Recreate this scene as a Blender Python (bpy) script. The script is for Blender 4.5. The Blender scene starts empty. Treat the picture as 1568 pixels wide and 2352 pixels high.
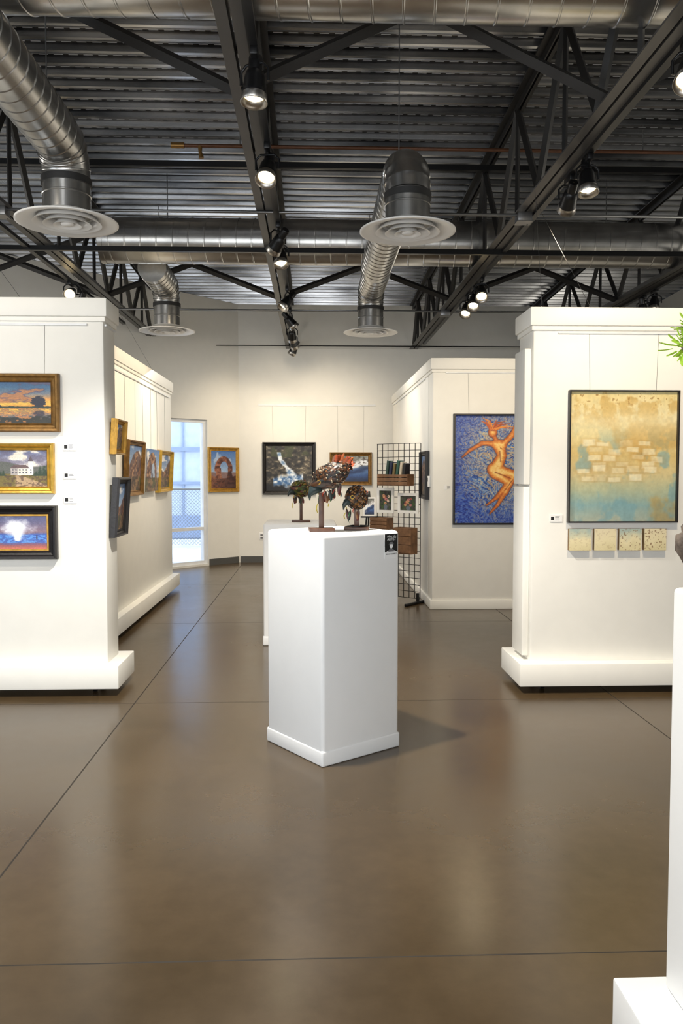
import bpy, bmesh, math, random
import numpy as np
from mathutils import Vector, Matrix
random.seed(7)
C = bpy.context.scene.collection
vs_=bpy.context.scene.view_settings
vs_.view_transform='Standard'; vs_.look='None'; vs_.exposure=-0.42

# ------------------------------------------------------------------ helpers
def lin(c):
    r=[]
    for v in c[:3]:
        v=v/255.0
        r.append(v/12.92 if v<=0.04045 else ((v+0.055)/1.055)**2.4)
    return (r[0],r[1],r[2],1.0)

def wm(o):
    m = o.matrix_basis.copy()
    if o.parent: m = wm(o.parent) @ o.matrix_parent_inverse @ m
    return m

def par(o,p):
    if p is not None:
        o.parent=p
        o.matrix_parent_inverse = wm(p).inverted()
    return o

def top(o,label,cat,group=None,kind=None):
    o["label"]=label
    o["category"]=cat
    if group: o["group"]=group
    if kind: o["kind"]=kind
    return o

def E(name,loc,label,cat,group=None,yaw=0.0):
    o=bpy.data.objects.new(name,None)
    o.empty_display_size=0.1
    o.matrix_basis=Matrix.Translation(Vector(loc)) @ Matrix.Rotation(yaw,4,'Z')
    C.objects.link(o)
    if cat: top(o,label,cat,group)
    return o

def mk(name,vs,fs,mat,parent=None,M=None,smooth=False,cols=None):
    me=bpy.data.meshes.new(name)
    me.from_pydata([tuple(v) for v in vs],[],fs)
    if isinstance(mat,(list,tuple)):
        for m in mat: me.materials.append(m)
    elif mat: me.materials.append(mat)
    if smooth:
        me.polygons.foreach_set("use_smooth",[True]*len(me.polygons))
    if cols is not None:
        a=me.color_attributes.new("Col",'FLOAT_COLOR','POINT')
        a.data.foreach_set("color",np.asarray(cols,dtype=np.float32).ravel())
    me.update()
    o=bpy.data.objects.new(name,me)
    C.objects.link(o)
    if M is not None: o.matrix_basis=M
    par(o,parent)
    return o

def fix(o,ang=35):
    bm=bmesh.new(); bm.from_mesh(o.data)
    bmesh.ops.recalc_face_normals(bm,faces=bm.faces)
    bm.to_mesh(o.data); bm.free()
    return o

def box(name,x0,x1,y0,y1,z0,z1,mat,parent=None,bevel=0.0,M=None,seg=2):
    """box in world coordinates (or in M's local frame); origin at its base centre"""
    cx,cy=(x0+x1)/2,(y0+y1)/2
    bm=bmesh.new()
    bmesh.ops.create_cube(bm,size=1.0)
    bmesh.ops.scale(bm,vec=(abs(x1-x0),abs(y1-y0),abs(z1-z0)),verts=bm.verts)
    bmesh.ops.translate(bm,vec=(0,0,(z1-z0)/2),verts=bm.verts)
    if bevel>0:
        bmesh.ops.bevel(bm,geom=list(bm.edges),offset=bevel,segments=seg,affect='EDGES',profile=0.5)
    me=bpy.data.meshes.new(name); bm.to_mesh(me); bm.free()
    me.materials.append(mat)
    if bevel>0 and seg>1:
        me.polygons.foreach_set("use_smooth",[True]*len(me.polygons))
        try: me.set_sharp_from_angle(angle=math.radians(40))
        except Exception: pass
    o=bpy.data.objects.new(name,me); C.objects.link(o)
    base=Matrix.Translation((cx,cy,z0))
    o.matrix_basis = (M @ base) if M is not None else base
    par(o,parent)
    return o

def addbox(vs,fs,x0,x1,y0,y1,z0,z1):
    b=len(vs)
    for z in (z0,z1):
        vs += [(x0,y0,z),(x1,y0,z),(x1,y1,z),(x0,y1,z)]
    fs += [(b,b+3,b+2,b+1),(b+4,b+5,b+6,b+7),(b,b+1,b+5,b+4),(b+1,b+2,b+6,b+5),(b+2,b+3,b+7,b+6),(b+3,b,b+4,b+7)]

def prism(vs,fs,foot,z0,ztop):
    b=len(vs); n=len(foot)
    for (x,y) in foot: vs.append((x,y,z0))
    for (x,y) in foot: vs.append((x,y,ztop(y) if callable(ztop) else ztop))
    fs.append(tuple(b+i for i in range(n))[::-1]); fs.append(tuple(b+n+i for i in range(n)))
    for i in range(n):
        j=(i+1)%n
        fs.append((b+i,b+j,b+n+j,b+n+i))

def lathe(prof,n=40,closed=False):
    vs=[];fs=[]
    for (r,z) in prof:
        for k in range(n):
            a=2*math.pi*k/n
            vs.append((r*math.cos(a),r*math.sin(a),z))
    for i in range(len(prof)-1):
        for k in range(n):
            k2=(k+1)%n
            fs.append((i*n+k,i*n+k2,(i+1)*n+k2,(i+1)*n+k))
    if closed:
        fs.append(tuple(range(n))[::-1]); m=(len(prof)-1)*n
        fs.append(tuple(m+k for k in range(n)))
    return vs,fs

def tube(path,rad,n=32,cap=True):
    path=[Vector(p) for p in path]
    if not hasattr(rad,'__len__'): rad=[rad]*len(path)
    vs=[];fs=[]
    t0=(path[1]-path[0]).normalized()
    ref=Vector((0,0,1)) if abs(t0.z)<0.9 else Vector((1,0,0))
    nrm=(ref-ref.dot(t0)*t0).normalized()
    for i,p in enumerate(path):
        if i==0: t=t0
        elif i==len(path)-1: t=(path[i]-path[i-1])
        else: t=(path[i+1]-path[i-1])
        if t.length<1e-9: t=t0
        t=t.normalized()
        nrm=(nrm-nrm.dot(t)*t).normalized()
        bn=t.cross(nrm)
        for k in range(n):
            a=2*math.pi*k/n
            vs.append(p+(nrm*math.cos(a)+bn*math.sin(a))*rad[i])
        t0=t
    for i in range(len(path)-1):
        for k in range(n):
            k2=(k+1)%n
            fs.append((i*n+k,i*n+k2,(i+1)*n+k2,(i+1)*n+k))
    if cap:
        fs.append(tuple(range(n))[::-1]); m=(len(path)-1)*n
        fs.append(tuple(m+k for k in range(n)))
    return vs,fs

def tubeo(name,path,rad,mat,parent=None,n=12,smooth=True,M=None):
    vs,fs=tube(path,rad,n)
    o=mk(name,vs,fs,mat,parent,M,smooth)
    fix(o)
    if smooth:
        try: o.data.set_sharp_from_angle(angle=math.radians(50))
        except Exception: pass
    return o

def recenter(o):
    """move origin of a world-coordinate mesh to its base centre"""
    co=np.empty(len(o.data.vertices)*3); o.data.vertices.foreach_get("co",co); co=co.reshape(-1,3)
    c=Vector(((co[:,0].min()+co[:,0].max())/2,(co[:,1].min()+co[:,1].max())/2,co[:,2].min()))
    o.data.transform(Matrix.Translation(-c))
    o.matrix_basis = o.matrix_basis @ Matrix.Translation(c)
    return o

# ------------------------------------------------------------------ materials
def newmat(name):
    m=bpy.data.materials.new(name); m.use_nodes=True
    nt=m.node_tree; b=nt.nodes["Principled BSDF"]
    return m,nt,b

def mat(name,col,rough=0.5,metal=0.0,nscale=8.0,namt=0.06,bump=0.0,bscale=60.0,emit=None,estr=0.0,spec=None,coat=0.0):
    m,nt,b=newmat(name)
    L=lin(col)
    tc=nt.nodes.new("ShaderNodeTexCoord")
    n=nt.nodes.new("ShaderNodeTexNoise"); n.inputs["Scale"].default_value=nscale; n.inputs["Detail"].default_value=4
    nt.links.new(tc.outputs["Object"],n.inputs["Vector"])
    r=nt.nodes.new("ShaderNodeValToRGB")
    r.color_ramp.elements[0].position=0.3; r.color_ramp.elements[1].position=0.7
    r.color_ramp.elements[0].color=tuple(max(0,L[i]*(1-namt)) for i in range(3))+(1,)
    r.color_ramp.elements[1].color=tuple(min(1,L[i]*(1+namt)) for i in range(3))+(1,)
    nt.links.new(n.outputs["Fac"],r.inputs["Fac"])
    nt.links.new(r.outputs["Color"],b.inputs["Base Color"])
    b.inputs["Roughness"].default_value=rough
    b.inputs["Metallic"].default_value=metal
    if coat: b.inputs["Coat Weight"].default_value=coat
    if bump>0:
        n2=nt.nodes.new("ShaderNodeTexNoise"); n2.inputs["Scale"].default_value=bscale; n2.inputs["Detail"].default_value=5
        nt.links.new(tc.outputs["Object"],n2.inputs["Vector"])
        bp=nt.nodes.new("ShaderNodeBump"); bp.inputs["Strength"].default_value=bump; bp.inputs["Distance"].default_value=0.01
        nt.links.new(n2.outputs["Fac"],bp.inputs["Height"]); nt.links.new(bp.outputs["Normal"],b.inputs["Normal"])
    if emit:
        b.inputs["Emission Color"].default_value=lin(emit); b.inputs["Emission Strength"].default_value=estr
    return m

M_white=mat("white_plaster_paint",(236,234,227),0.55,namt=0.015,bump=0.16,bscale=7)
M_ped=mat("white_pedestal_paint",(238,238,237),0.42,namt=0.01,bump=0.08,bscale=5)
M_wall=mat("painted_wall",(228,226,219),0.6,namt=0.015,bump=0.1,bscale=10)
M_base=mat("grey_rubber_baseboard",(78,78,76),0.6)
M_steel=mat("dark_painted_steel",(42,41,40),0.45,metal=0.25,nscale=4,namt=0.15)
M_steel2=mat("grey_painted_steel",(76,74,71),0.42,metal=0.3,nscale=4,namt=0.1)
M_black=mat("black_metal",(20,20,21),0.35,metal=0.3)
M_conduit=mat("galvanised_conduit",(128,128,128),0.35,metal=0.85)
M_copper=mat("copper_pipe",(98,64,44),0.45,metal=0.4,nscale=20,namt=0.2)
M_brass=mat("brass_fitting",(140,106,60),0.35,metal=0.7)
M_diff=mat("white_enamel_diffuser",(230,228,224),0.35,namt=0.01)
M_tape=mat("dark_duct_sealant",(34,33,32),0.6)
M_gold=mat("gold_leaf_frame",(176,134,58),0.38,metal=0.65,nscale=25,namt=0.25,bump=0.15,bscale=60)
M_gold2=mat("antique_gold_frame",(132,98,50),0.45,metal=0.5,nscale=25,namt=0.3,bump=0.15,bscale=60)
M_gold3=mat("bright_gold_frame",(198,160,68),0.34,metal=0.6,nscale=25,namt=0.2,bump=0.1,bscale=60)
M_bframe=mat("black_wood_frame",(24,21,22),0.4,bump=0.15,bscale=60)
M_paper=mat("white_card",(238,238,236),0.6,namt=0.01)
M_ink=mat("black_ink",(18,18,18),0.6)
M_greyink=mat("grey_ink",(110,110,112),0.6)
M_wood=mat("brown_stained_wood",(84,54,38),0.45,nscale=18,namt=0.3)
M_wood2=mat("rustic_wood",(116,84,58),0.6,nscale=14,namt=0.4)
M_wire=mat("thin_dull_wire",(66,66,66),0.85)
M_ext=mat("exterior_siding_paint",(196,208,228),0.7)
M_extw=mat("exterior_trim_paint",(146,162,190),0.6)
M_snow=mat("exterior_gravel",(226,230,236),0.9,nscale=6,namt=0.15)
M_alu=mat("window_frame_vinyl",(222,224,226),0.4)
M_leaf=mat("green_leaf",(176,212,70),0.5,nscale=20,namt=0.25)
M_bark=mat("weathered_brown_bark",(96,82,70),0.8,nscale=30,namt=0.5,bump=0.8,bscale=40)
M_lens=mat("lit_lamp_lens",(255,236,200),0.3,emit=(255,226,170),estr=18.0)

def m_chrome():
    m,nt,b=newmat("satin_aluminium_lamp_rim")
    b.inputs["Base Color"].default_value=(0.45,0.43,0.40,1); b.inputs["Metallic"].default_value=1; b.inputs["Roughness"].default_value=0.3
    return m
M_rim=m_chrome()

def m_duct():
    m,nt,b=newmat("galvanised_spiral_duct")
    tc=nt.nodes.new("ShaderNodeTexCoord")
    n=nt.nodes.new("ShaderNodeTexNoise"); n.inputs["Scale"].default_value=5; n.inputs["Detail"].default_value=5
    nt.links.new(tc.outputs["Object"],n.inputs["Vector"])
    r=nt.nodes.new("ShaderNodeValToRGB")
    r.color_ramp.elements[0].position=0.3; r.color_ramp.elements[0].color=(0.38,0.375,0.36,1)
    r.color_ramp.elements[1].position=0.7; r.color_ramp.elements[1].color=(0.56,0.55,0.53,1)
    nt.links.new(n.outputs["Fac"],r.inputs["Fac"]); nt.links.new(r.outputs["Color"],b.inputs["Base Color"])
    b.inputs["Metallic"].default_value=0.95
    b.inputs["Roughness"].default_value=0.26
    return m
M_duct=m_duct()

def m_deck():
    m,nt,b=newmat("galvanised_roof_deck")
    N=nt.nodes; Lk=nt.links
    tc=N.new("ShaderNodeTexCoord"); sp=N.new("ShaderNodeSeparateXYZ"); Lk.new(tc.outputs["Object"],sp.inputs[0])
    def mth(op,a,bv=None):
        x=N.new("ShaderNodeMath"); x.operation=op
        for i,v in enumerate((a,bv)):
            if v is None: continue
            if isinstance(v,(int,float)): x.inputs[i].default_value=v
            else: Lk.new(v,x.inputs[i])
        return x.outputs[0]
    fx=mth('FRACT',mth('MULTIPLY',sp.outputs[0],1/0.105))
    fx2=mth('FRACT',mth('ADD',mth('MULTIPLY',sp.outputs[0],1/0.105),0.5))
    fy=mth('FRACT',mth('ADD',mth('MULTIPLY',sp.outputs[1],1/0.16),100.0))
    d1=mth('MULTIPLY',mth('LESS_THAN',fx,0.62),mth('LESS_THAN',mth('ABSOLUTE',mth('SUBTRACT',fy,0.40)),0.055))
    d2=mth('MULTIPLY',mth('LESS_THAN',fx2,0.62),mth('LESS_THAN',mth('ABSOLUTE',mth('SUBTRACT',fy,0.82)),0.055))
    dash=mth('MAXIMUM',d1,d2)
    n=N.new("ShaderNodeTexNoise"); n.inputs["Scale"].default_value=1.2; n.inputs["Detail"].default_value=6
    mp=N.new("ShaderNodeMapping"); mp.inputs["Scale"].default_value=(0.6,6,1)
    Lk.new(tc.outputs["Object"],mp.inputs[0]); Lk.new(mp.outputs[0],n.inputs["Vector"])
    r=N.new("ShaderNodeValToRGB")
    r.color_ramp.elements[0].position=0.34; r.color_ramp.elements[0].color=(0.14,0.143,0.15,1)
    r.color_ramp.elements[1].position=0.66; r.color_ramp.elements[1].color=(0.66,0.665,0.68,1)
    Lk.new(n.outputs["Fac"],r.inputs["Fac"])
    inn=mth('MULTIPLY',mth('GREATER_THAN',fy,0.26),mth('LESS_THAN',fy,0.95))  # flute recesses, darkened in the colour to stand in for shade between ribs
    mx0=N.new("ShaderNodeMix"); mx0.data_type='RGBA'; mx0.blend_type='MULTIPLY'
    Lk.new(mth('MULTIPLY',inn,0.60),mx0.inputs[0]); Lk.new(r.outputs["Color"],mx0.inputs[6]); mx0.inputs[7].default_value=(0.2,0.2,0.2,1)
    mx=N.new("ShaderNodeMix"); mx.data_type='RGBA'
    Lk.new(dash,mx.inputs[0]); Lk.new(mx0.outputs[2],mx.inputs[6]); mx.inputs[7].default_value=(0.92,0.94,0.98,1)  # embossed dashes: their bright glint is painted into the base colour
    Lk.new(mx.outputs[2],b.inputs["Base Color"])
    Lk.new(mth('SUBTRACT',0.92,mth('MULTIPLY',dash,0.55)),b.inputs["Metallic"])
    b.inputs["Roughness"].default_value=0.22
    bp=N.new("ShaderNodeBump"); bp.inputs["Strength"].default_value=0.9; bp.inputs["Distance"].default_value=0.01
    Lk.new(dash,bp.inputs["Height"]); Lk.new(bp.outputs["Normal"],b.inputs["Normal"])
    return m
M_deck=m_deck()

def m_floor():
    m,nt,b=newmat("stained_polished_concrete")
    N=nt.nodes; Lk=nt.links
    tc=N.new("ShaderNodeTexCoord"); sp=N.new("ShaderNodeSeparateXYZ"); Lk.new(tc.outputs["Object"],sp.inputs[0])
    def mth(op,a,bv=None):
        x=N.new("ShaderNodeMath"); x.operation=op
        for i,v in enumerate((a,bv)):
            if v is None: continue
            if isinstance(v,(int,float)): x.inputs[i].default_value=v
            else: Lk.new(v,x.inputs[i])
        return x.outputs[0]
    def line(o,off,per,w):
        f=mth('FRACT',mth('ADD',mth('MULTIPLY',mth('SUBTRACT',o,off),1/per),10.5))
        return mth('LESS_THAN',mth('ABSOLUTE',mth('SUBTRACT',f,0.5)),w/per)
    j=mth('MAXIMUM',line(sp.outputs[0],-1.125,3.075,0.0040),line(sp.outputs[1],2.315,2.69,0.0032))
    n1=N.new("ShaderNodeTexNoise"); n1.inputs["Scale"].default_value=1.0; n1.inputs["Detail"].default_value=7; n1.inputs["Roughness"].default_value=0.58
    n2=N.new("ShaderNodeTexNoise"); n2.inputs["Scale"].default_value=12; n2.inputs["Detail"].default_value=7; n2.inputs["Roughness"].default_value=0.65
    Lk.new(tc.outputs["Object"],n1.inputs["Vector"]); Lk.new(tc.outputs["Object"],n2.inputs["Vector"])
    s=mth('ADD',mth('MULTIPLY',n1.outputs["Fac"],0.72),mth('MULTIPLY',n2.outputs["Fac"],0.28))
    r=N.new("ShaderNodeValToRGB")
    r.color_ramp.elements[0].position=0.32; r.color_ramp.elements[0].color=lin((66,53,35))
    r.color_ramp.elements[1].position=0.68; r.color_ramp.elements[1].color=lin((88,71,48))
    Lk.new(s,r.inputs["Fac"])
    mx=N.new("ShaderNodeMix"); mx.data_type='RGBA'
    Lk.new(mth('MULTIPLY',j,0.85),mx.inputs[0]); Lk.new(r.outputs["Color"],mx.inputs[6]); mx.inputs[7].default_value=lin((26,21,16))
    Lk.new(mx.outputs[2],b.inputs["Base Color"])
    mr=N.new("ShaderNodeMapRange"); mr.inputs["From Min"].default_value=0.3; mr.inputs["From Max"].default_value=0.7; mr.inputs["To Min"].default_value=0.19; mr.inputs["To Max"].default_value=0.29
    Lk.new(s,mr.inputs["Value"]); Lk.new(mth('ADD',mr.outputs["Result"],mth('MULTIPLY',j,0.5)),b.inputs["Roughness"])
    b.inputs["Specular IOR Level"].default_value=0.5
    bp=N.new("ShaderNodeBump"); bp.inputs["Strength"].default_value=0.03; bp.inputs["Distance"].default_value=0.01
    Lk.new(n1.outputs["Fac"],bp.inputs["Height"]); Lk.new(bp.outputs["Normal"],b.inputs["Normal"])
    return m
M_floor=m_floor()

def m_attr(name,rough=0.5,bump=0.2):
    m,nt,b=newmat(name)
    a=nt.nodes.new("ShaderNodeVertexColor"); a.layer_name="Col"
    tc=nt.nodes.new("ShaderNodeTexCoord")
    n=nt.nodes.new("ShaderNodeTexNoise"); n.inputs["Scale"].default_value=90; n.inputs["Detail"].default_value=3
    nt.links.new(tc.outputs["Object"],n.inputs["Vector"])
    bp=nt.nodes.new("ShaderNodeBump"); bp.inputs["Strength"].default_value=bump; bp.inputs["Distance"].default_value=0.003
    nt.links.new(n.outputs["Fac"],bp.inputs["Height"]); nt.links.new(bp.outputs["Normal"],b.inputs["Normal"])
    nt.links.new(a.outputs["Color"],b.inputs["Base Color"]); b.inputs["Roughness"].default_value=rough
    return m
M_art=m_attr("painted_canvas",0.45,0.25)
M_feather=m_attr("dyed_feathers",0.45,0.1)

def m_glass():
    m=bpy.data.materials.new("window_glass"); m.use_nodes=True; nt=m.node_tree
    nt.nodes.clear()
    o=nt.nodes.new("ShaderNodeOutputMaterial"); t=nt.nodes.new("ShaderNodeBsdfTransparent"); g=nt.nodes.new("ShaderNodeBsdfGlossy")
    g.inputs["Roughness"].default_value=0.02
    t.inputs["Color"].default_value=(0.94,0.97,1,1)
    mx=nt.nodes.new("ShaderNodeMixShader"); f=nt.nodes.new("ShaderNodeFresnel"); f.inputs[0].default_value=1.45
    nt.links.new(f.outputs[0],mx.inputs[0]); nt.links.new(t.outputs[0],mx.inputs[1]); nt.links.new(g.outputs[0],mx.inputs[2]); nt.links.new(mx.outputs[0],o.inputs[0])
    return m
M_glass=m_glass()

# ------------------------------------------------------------------ room shell
DZ=lambda y: 4.58-0.033*y      # underside of the gently sloping roof deck
XL,XR,YB,YN=-5.5,5.5,12.95,-3.0
CX,CY=-1.19,12.95
dx,dy=-0.7323,-0.6810          # angled wall direction
LA=(XL-CX)/dx
def st(o,label):
    o["kind"]="structure"; o["label"]=label; o["category"]=o.name.split("_")[0]; return o

o=box("floor",XL,XR,YN,YB+0.0,-0.12,0.0,M_floor)
# keep object coordinates in world metres for the joint pattern
o.data.transform(Matrix.Translation(((XL+XR)/2,(YN+YB)/2,-0.12))); o.matrix_basis=Matrix.Identity(4)
st(o,"polished brown stained concrete floor with saw-cut joints")

def wall(name,feet,label,z0=0.0):
    vs=[];fs=[]
    for f in feet:
        if len(f)==2: prism(vs,fs,f[0],f[1][0],f[1][1])
    o=mk(name,vs,fs,M_wall); fix(o); return st(o,label)
top_=lambda y: DZ(y)-0.001
wall("wall_back",[([(CX,YB),(XR,YB),(XR,YB+0.2),(CX,YB+0.2)],(0,top_))],"white plastered gallery wall")
wall("wall_right",[([(XR,YN),(XR+0.2,YN),(XR+0.2,YB),(XR,YB)],(0,top_))],"white painted side wall")
def ap(t,off=0.0):   # point along the angled wall, off = distance outwards
    return (CX+dx*t-0.681*off, CY+dy*t+0.7323*off)
W0,W1,WZ0,WZ1=0.615,1.72,0.03,2.28
def seg(t0,t1): return [ap(t0),ap(t1),ap(t1,0.2),ap(t0,0.2)]
wall("wall_corner",[(seg(0,W0),(0,top_)),(seg(W1,LA),(0,top_)),(seg(W0,W1),(WZ1,top_)),(seg(W0,W1),(0,WZ0))],"white angled wall with a tall window opening")
yl=CY+dy*LA
wall("wall_left",[([(XL,YN),(XL,yl),(XL-0.2,yl),(XL-0.2,YN)],(0,top_))],"white painted side wall")
wall("wall_front",[([(XL,YN),(XL,YN-0.2),(XR,YN-0.2),(XR,YN)],(0,top_))],"white painted wall")

# corrugated deck
vs=[];fs=[];ys=[];n=int(16.4/0.16)
y=-3.2
prof=[(0,0),(0.030,0),(0.042,0.045),(0.086,0.045),(0.093,0.030),(0.103,0.030),(0.110,0.045),(0.150,0.045)]
pts=[]
for i in range(n):
    for (a,b) in prof: pts.append((y+a,b))
    y+=0.16
pts.append((y,0))
for (yy,zz) in pts:
    for x in (XL-0.2,XR+0.2): vs.append((x,yy,DZ(yy)+zz))
for i in range(len(pts)-1):
    fs.append((2*i,2*i+2,2*i+3,2*i+1))
b=len(vs)
for (yy,zz) in (pts[0],pts[-1]):
    for x in (XL-0.2,XR+0.2): vs.append((x,yy,DZ(yy)+0.10))
fs.append((b,b+1,b+3,b+2))
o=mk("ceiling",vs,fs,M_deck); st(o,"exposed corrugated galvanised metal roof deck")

# baseboards
o=box("baseboard_back",CX+0.02,XR,YB-0.015,YB,0,0.10,M_base); st(o,"dark grey baseboard")
Mw=Matrix.Translation((CX,CY,0))@Matrix.Rotation(math.atan2(-dy,-dx),4,'Z')   # local +x toward corner (t = -x), faces -y
o=box("baseboard_corner",-W0+0.02,-0.02,-0.015,0.0,0,0.10,M_base,M=Mw); st(o,"dark grey baseboard")

# window
wn=E("window_1",(CX+dx*(W0+W1)/2,CY+dy*(W0+W1)/2,WZ0),"tall white-framed window with a low transom bar",None)
wn["kind"]="structure"; wn["label"]="tall white-framed window with a low transom bar"; wn["category"]="window"
vs=[];fs=[]
fw=0.05
addbox(vs,fs,-W1,-W1+fw,0.04,0.12,WZ0,WZ1); addbox(vs,fs,-W0-fw,-W0,0.04,0.12,WZ0,WZ1)
addbox(vs,fs,-W1+fw,-W0-fw,0.04,0.12,WZ0,WZ0+fw); addbox(vs,fs,-W1+fw,-W0-fw,0.04,0.12,WZ1-fw,WZ1)
mk("window_frame",vs,fs,M_alu,wn,Mw)
box("transom_bar",-W1+fw,-W0-fw,0.05,0.11,0.56,0.61,M_alu,wn,M=Mw)
mk("glass_pane",[(-W1+fw,0.08,WZ0+fw),(-W0-fw,0.08,WZ0+fw),(-W0-fw,0.08,WZ1-fw),(-W1+fw,0.08,WZ1-fw)],[(0,1,2,3)],M_glass,wn,Mw)

# outside: ground, neighbouring building, fence
o=box("outdoor_ground",-14,8,YB+0.25,24,-0.15,-0.02,M_snow); top(o,"pale gravel ground outside the window","ground"); o["kind"]="structure"
bd=E("neighbouring_building",(-3.4,18,0),"pale blue-grey sided building seen through the window","building")
box("siding_wall",-8,3,18,18.3,-0.02,5.2,M_ext,bd)
for k in range(18):
    box("siding_batten",-7.6+k*0.52,-7.56+k*0.52,17.96,18.0,0.5,5.2,M_extw,bd)
box("foundation_band",-8,3,17.95,18,0.0,0.5,M_extw,bd)
box("upper_band",-8,3,17.94,18,1.95,2.03,M_extw,bd)
box("lower_band",-8,3,17.94,18,1.2,1.26,M_extw,bd)
fn=E("chain_link_fence",(-2.6,16,0),"chain-link fence with metal posts outside the window","fence")
for k in range(4): tubeo("fence_post",[(-4.5+k*1.2,16,-0.02),(-4.5+k*1.2,16,1.15)],0.025,M_conduit,fn,8)
tubeo("top_rail",[(-4.6,16,1.13),(-0.8,16,1.13)],0.02,M_conduit,fn,8)
vs=[];fs=[]
for k in range(60):
    x0=-4.5+k*0.07
    for s in (-1,1):
        a,b_=(x0,0.02),(x0+s*1.05,1.1)
        if b_[0]<-4.6 or b_[0]>-0.8: continue
        v,f=tube([(a[0],16,a[1]),(b_[0],16,b_[1])],0.003,4,False); bb=len(vs); vs+=v; fs+=[tuple(i+bb for i in q) for q in f]
mk("chain_mesh",vs,fs,M_conduit,fn)

# ------------------------------------------------------------------ art painting functions (numpy)
def vn(x,y,s=0):
    xi=np.floor(x);yi=np.floor(y);fx=x-xi;fy=y-yi
    fx=fx*fx*(3-2*fx);fy=fy*fy*(3-2*fy)
    def h(a,b):
        q=np.sin(a*127.1+b*311.7+s*74.7)*43758.5453
        return q-np.floor(q)
    return (h(xi,yi)*(1-fx)+h(xi+1,yi)*fx)*(1-fy)+(h(xi,yi+1)*(1-fx)+h(xi+1,yi+1)*fx)*fy
def fbm(x,y,s=0,o=4):
    t=0;a=0.5;n=0
    for i in range(o):
        t=t+a*vn(x*2**i,y*2**i,s+i*13);n+=a;a*=0.5
    return t/n
def grad(v,stops):
    ps=[p for p,_ in stops]
    return np.stack([np.interp(v,ps,[c[k]/255 for _,c in stops]) for k in range(3)],-1)
def mixc(c,col,m):
    m=np.clip(m,0,1)[...,None]
    if not isinstance(col,np.ndarray): col=np.array(col)/255.0
    return c*(1-m)+col*m
def sm(a,b,x):
    t=np.clip((x-a)/(b-a),0,1); return t*t*(3-2*t)
def cap(u,v,a,b,ra,rb,asp=1.0):
    ax,ay=a;bx,by=b
    px=(u-ax)*asp;py=v-ay;vx=(bx-ax)*asp;vy=by-ay
    t=np.clip((px*vx+py*vy)/(vx*vx+vy*vy+1e-9),0,1)
    d=np.sqrt((px-t*vx)**2+(py-t*vy)**2)-(ra+(rb-ra)*t)
    return d
def ell(u,v,cx,cy,rx,ry): return np.sqrt(((u-cx)/rx)**2+((v-cy)/ry)**2)
def dabs(c,u,v,s,amt=0.12,fu=30,fv=60):
    """impasto-like brush variation"""
    a=fbm(u*2.5,v*2.5,s)*6.28
    p=u*np.cos(a)+v*np.sin(a); q=-u*np.sin(a)+v*np.cos(a)
    k=vn(p*fu*0.6,q*fv,s+2)*0.6+vn(u*fu*2,v*fv,s+5)*0.4
    return c*(1-amt+2*amt*k[...,None])

def art_sunset(u,v):
    n=fbm(u*4,v*9,3,5); n2=fbm(u*18,v*30,5)
    vv=np.where(v>0.38,v,0.38+(0.38-v)*1.4)
    c=grad(vv+0.12*(n-0.5),[(0.38,(222,142,64)),(0.48,(244,196,84)),(0.58,(226,160,88)),(0.7,(128,132,138)),(0.85,(66,104,138)),(1.0,(46,84,126))])
    c=mixc(c,(92,78,104),sm(0.50,0.62,n)*0.75*(v>0.5))
    c=mixc(c,(236,150,70),sm(0.60,0.68,n)*0.6*(v>0.5)*(v<0.85))
    c=mixc(c,(254,230,140),sm(0.16,0.02,ell(u,v,0.42,0.66,1.2,0.5)+0.6*(n-0.5))*0.6*(v>0.4))
    c=mixc(c,(70,72,104),(v<0.36)*0.55*sm(0.35,0.65,n2))
    c=mixc(c,(52,66,52),(np.abs(v-0.375-0.03*n2)<0.022)*1.0)
    t=ell(u,v,0.80,0.52,0.13,0.15)+0.7*(n2-0.5); c=mixc(c,(40,42,58),sm(1.0,0.8,t))
    t=ell(u,v,0.80,0.24,0.11,0.10)+0.7*(n2-0.5); c=mixc(c,(48,46,66),sm(1.0,0.7,t)*0.8)
    t=ell(u,v,0.10,0.42,0.10,0.05)+0.5*(n2-0.5); c=mixc(c,(44,48,60),sm(1.0,0.8,t))
    c=mixc(c,(50,50,44),sm(0.16,0.08,v+0.2*(n2-0.5)-0.06*u))
    c=mixc(c,(240,150,70),(v<0.33)*sm(0.55,0.68,n2)*0.7*sm(0.8,0.3,np.abs(u-0.4)*1.5))
    return dabs(c,u,v,91,0.14)
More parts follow.
